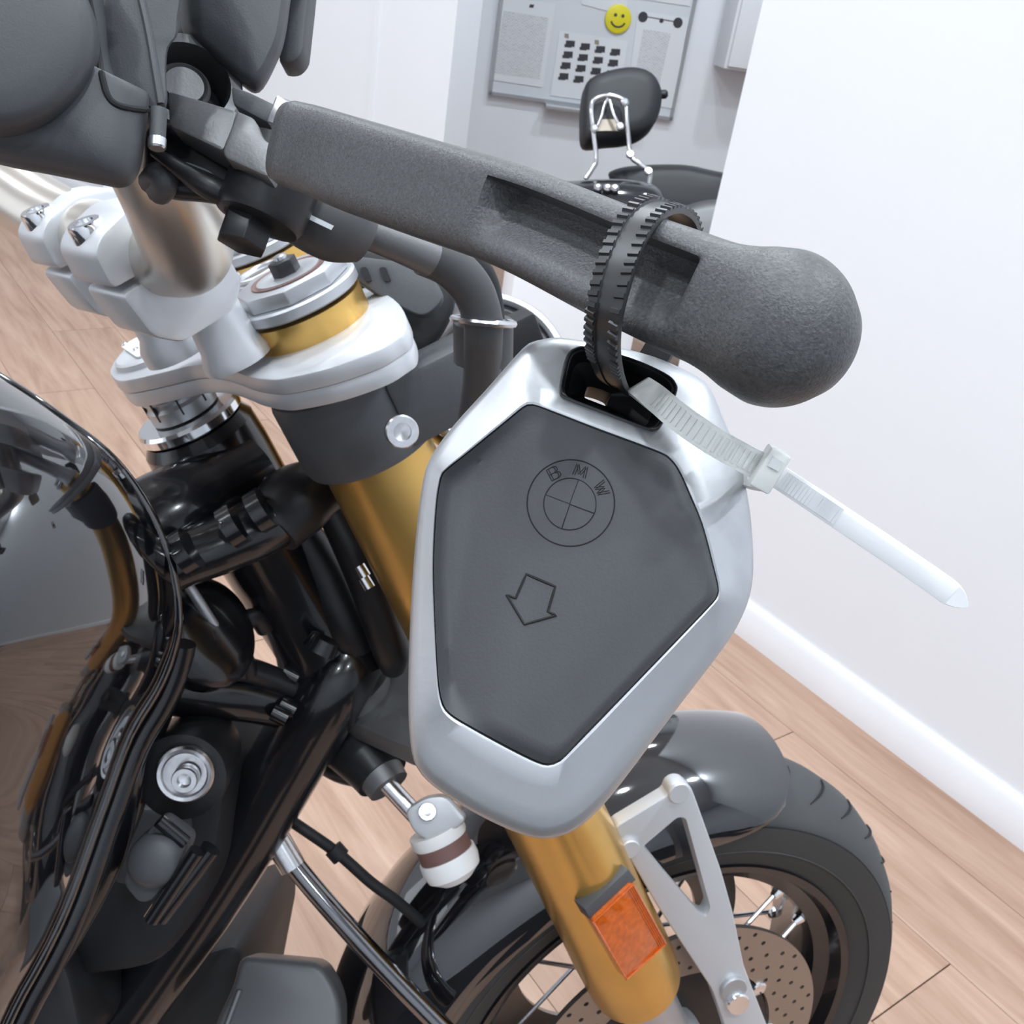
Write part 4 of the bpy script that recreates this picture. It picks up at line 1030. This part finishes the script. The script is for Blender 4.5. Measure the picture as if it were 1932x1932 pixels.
# white wall cabinet at the top right, next to the partition
wb = thing('wall_cabinet', 'white wall mounted cabinet between notice board and partition', 'cabinet', bpt(1400, 100, .1))
wa0, wa1 = bpt(1335, 120, 0), bpt(1440, 128, 0)
zb = wa0.z
wc0 = Vector((wa0.x, wa0.y, zb)) + bx * .02
prism('cabinet_body', [wc0, wc0 + bx * .5, wc0 + bx * .5 + UP * .6, wc0 + UP * .6], bn * .16, M['wall'], wb, .004)
prism('cabinet_door', [wc0 + bn * .161 + bx * .01 + UP * .01, wc0 + bn * .161 + bx * .49 + UP * .01, wc0 + bn * .161 + bx * .49 + UP * .59, wc0 + bn * .161 + bx * .01 + UP * .59], bn * .015, M['wall'], wb, .003)

px_ = Vector((bx.x, bx.y, 0)); py_ = Vector((-bx.y, bx.x, 0))
pc_ = floor_pt(1010, 930)
plinth = thing('display_plinth', 'low white plinth on the floor behind the lamp pod', 'plinth', pc_)
box('plinth_body', pc_ + UP * .335, px_ * .135, py_ * .09, UP * .295, M['skirt'], plinth, .004)
box('plinth_base', pc_ + UP * .02, px_ * .12, py_ * .08, UP * .02, M['plastic_grey'], plinth)
box('plinth_top', pc_ + UP * .64, px_ * .14, py_ * .095, UP * .01, M['skirt'], plinth, .003)

# ------------------------------------------------------------------ second motorcycle behind, with chrome sissy bar
g0_ = floor_pt(1240, 760)
BD = 2.75
def Q(px, py, d=BD): return P(px, py, d)
bk = thing('motorcycle', 'dark motorcycle with padded backrest and chrome sissy bar standing near the notice board', 'motorcycle', Vector((Q(1180, 200).x, Q(1180, 200).y, 0)))
padn = D(.15, .1, 1).normalized()
pad_px = [(1103, 175), (1112, 148), (1150, 132), (1195, 126), (1228, 136), (1246, 160), (1250, 190), (1240, 225), (1222, 245), (1190, 256), (1150, 260), (1106, 262), (1100, 220)]
po = [Vector(p) for p in catmull([tuple(x) for x in pxpoly(pad_px, Q(1175, 195), padn)], 4, True)]
pcen = sum(po, Vector()) / len(po); v = []
pr = [(.4, -.095), (.82, -.09), (.95, -.075), (1.0, -.05), (1.0, -.01), (.96, .006), (.86, .013), (.6, .017), (.02, .018)]
for s, h in pr:
    for p in po: v.append(pcen + (p - pcen) * s + padn * h)
pad = obj('backrest_pad', v, loft_faces(len(pr), len(po)), M['leather'], bk, 60, 'black padded backrest')
lathe('pad_button', Q(1252, 178, BD + .04), D(1, 0, .1), [(.012, -.01), (.012, .006), (.006, .012)], M['black'], bk, 16)
prism('pad_badge', pxpoly([(1128, 225), (1165, 225), (1170, 246), (1126, 247)], Q(1145, 235) + padn * .03, padn), -padn * .015, M['tan'], bk)
chrome = lambda nm, pts, r=.0065: tube(nm, [Q(*p) for p in pts], r, M['chrome'], bk, 12, 5)
dz = BD - .05
chrome('sissy_bar', [(1105, 338, dz), (1118, 318, dz), (1125, 300, dz), (1120, 250, dz), (1116, 205, dz), (1122, 188, dz), (1145, 180, dz), (1168, 184, dz), (1180, 196, dz), (1184, 240, dz), (1190, 293, dz), (1208, 310, dz), (1226, 326, dz), (1224, 350, dz), (1222, 372, dz)])
chrome('sissy_strut', [(1124, 245, dz), (1134, 222, dz), (1140, 200, dz), (1147, 186, dz)], .0045)
chrome('sissy_strut', [(1150, 188, dz), (1156, 210, dz), (1164, 228, dz), (1172, 240, dz)], .0045)
for p in ((1178, 194), (1188, 292), (1223, 324), (1121, 243), (1169, 239)):
    lathe('sissy_bolt', Q(*p, dz - .008), padn, [(.011, 0), (.011, .006), (.007, .009)], M['chrome'], bk, 16)
def bdome(name, px, d, rise, m, back, label=None):
    return dome(name, px, d, rise, m, bk, back, centre=None, label=label, sm=4)
bdome('rear_mudguard', [(1040, 352), (1090, 340), (1140, 337), (1190, 338), (1240, 350), (1262, 385), (1275, 440), (1270, 560), (1180, 600), (1060, 560), (1020, 440)], 2.66, .10, M['gloss_far'], .25, 'gloss dark rear mudguard')
bdome('seat', [(1148, 335), (1158, 320), (1200, 312), (1280, 310), (1330, 318), (1400, 340), (1420, 400), (1380, 425), (1300, 418), (1240, 410), (1180, 380)], 2.85, .05, M['leather'], .20, 'black seat')
bdome('side_case', [(1245, 412), (1300, 385), (1350, 375), (1430, 380), (1450, 460), (1430, 560), (1300, 580), (1250, 520)], 2.80, .05, M['castgrey'], .2, 'grey side case')
for px in (1128, 1146, 1160):
    lathe('tail_screw', Q(px, 355 + (px - 1128) * .05, 2.57), D(0, .4, 1), [(.011, 0), (.011, .006), (.005, .010)], M['chrome'], bk, 16)
rw = Vector((Q(1180, 400, 2.95).x, Q(1180, 400, 2.95).y, 0))
rax = Vector((D(1, 0, .15).x, D(1, 0, .15).y, 0)).normalized()
lathe('rear_wheel', rw + UP * .30, rax, [(.20, -.06), (.25, -.07), (.285, -.055), (.30, 0), (.285, .055), (.25, .07), (.20, .06)], M['tyre'], bk, 64, closed=True)
lathe('rear_rim', rw + UP * .30, rax, [(.20, -.05), (.20, .05), (.17, .04), (.05, .05), (.05, -.05), (.17, -.04)], M['castgrey'], bk, 48, closed=True)
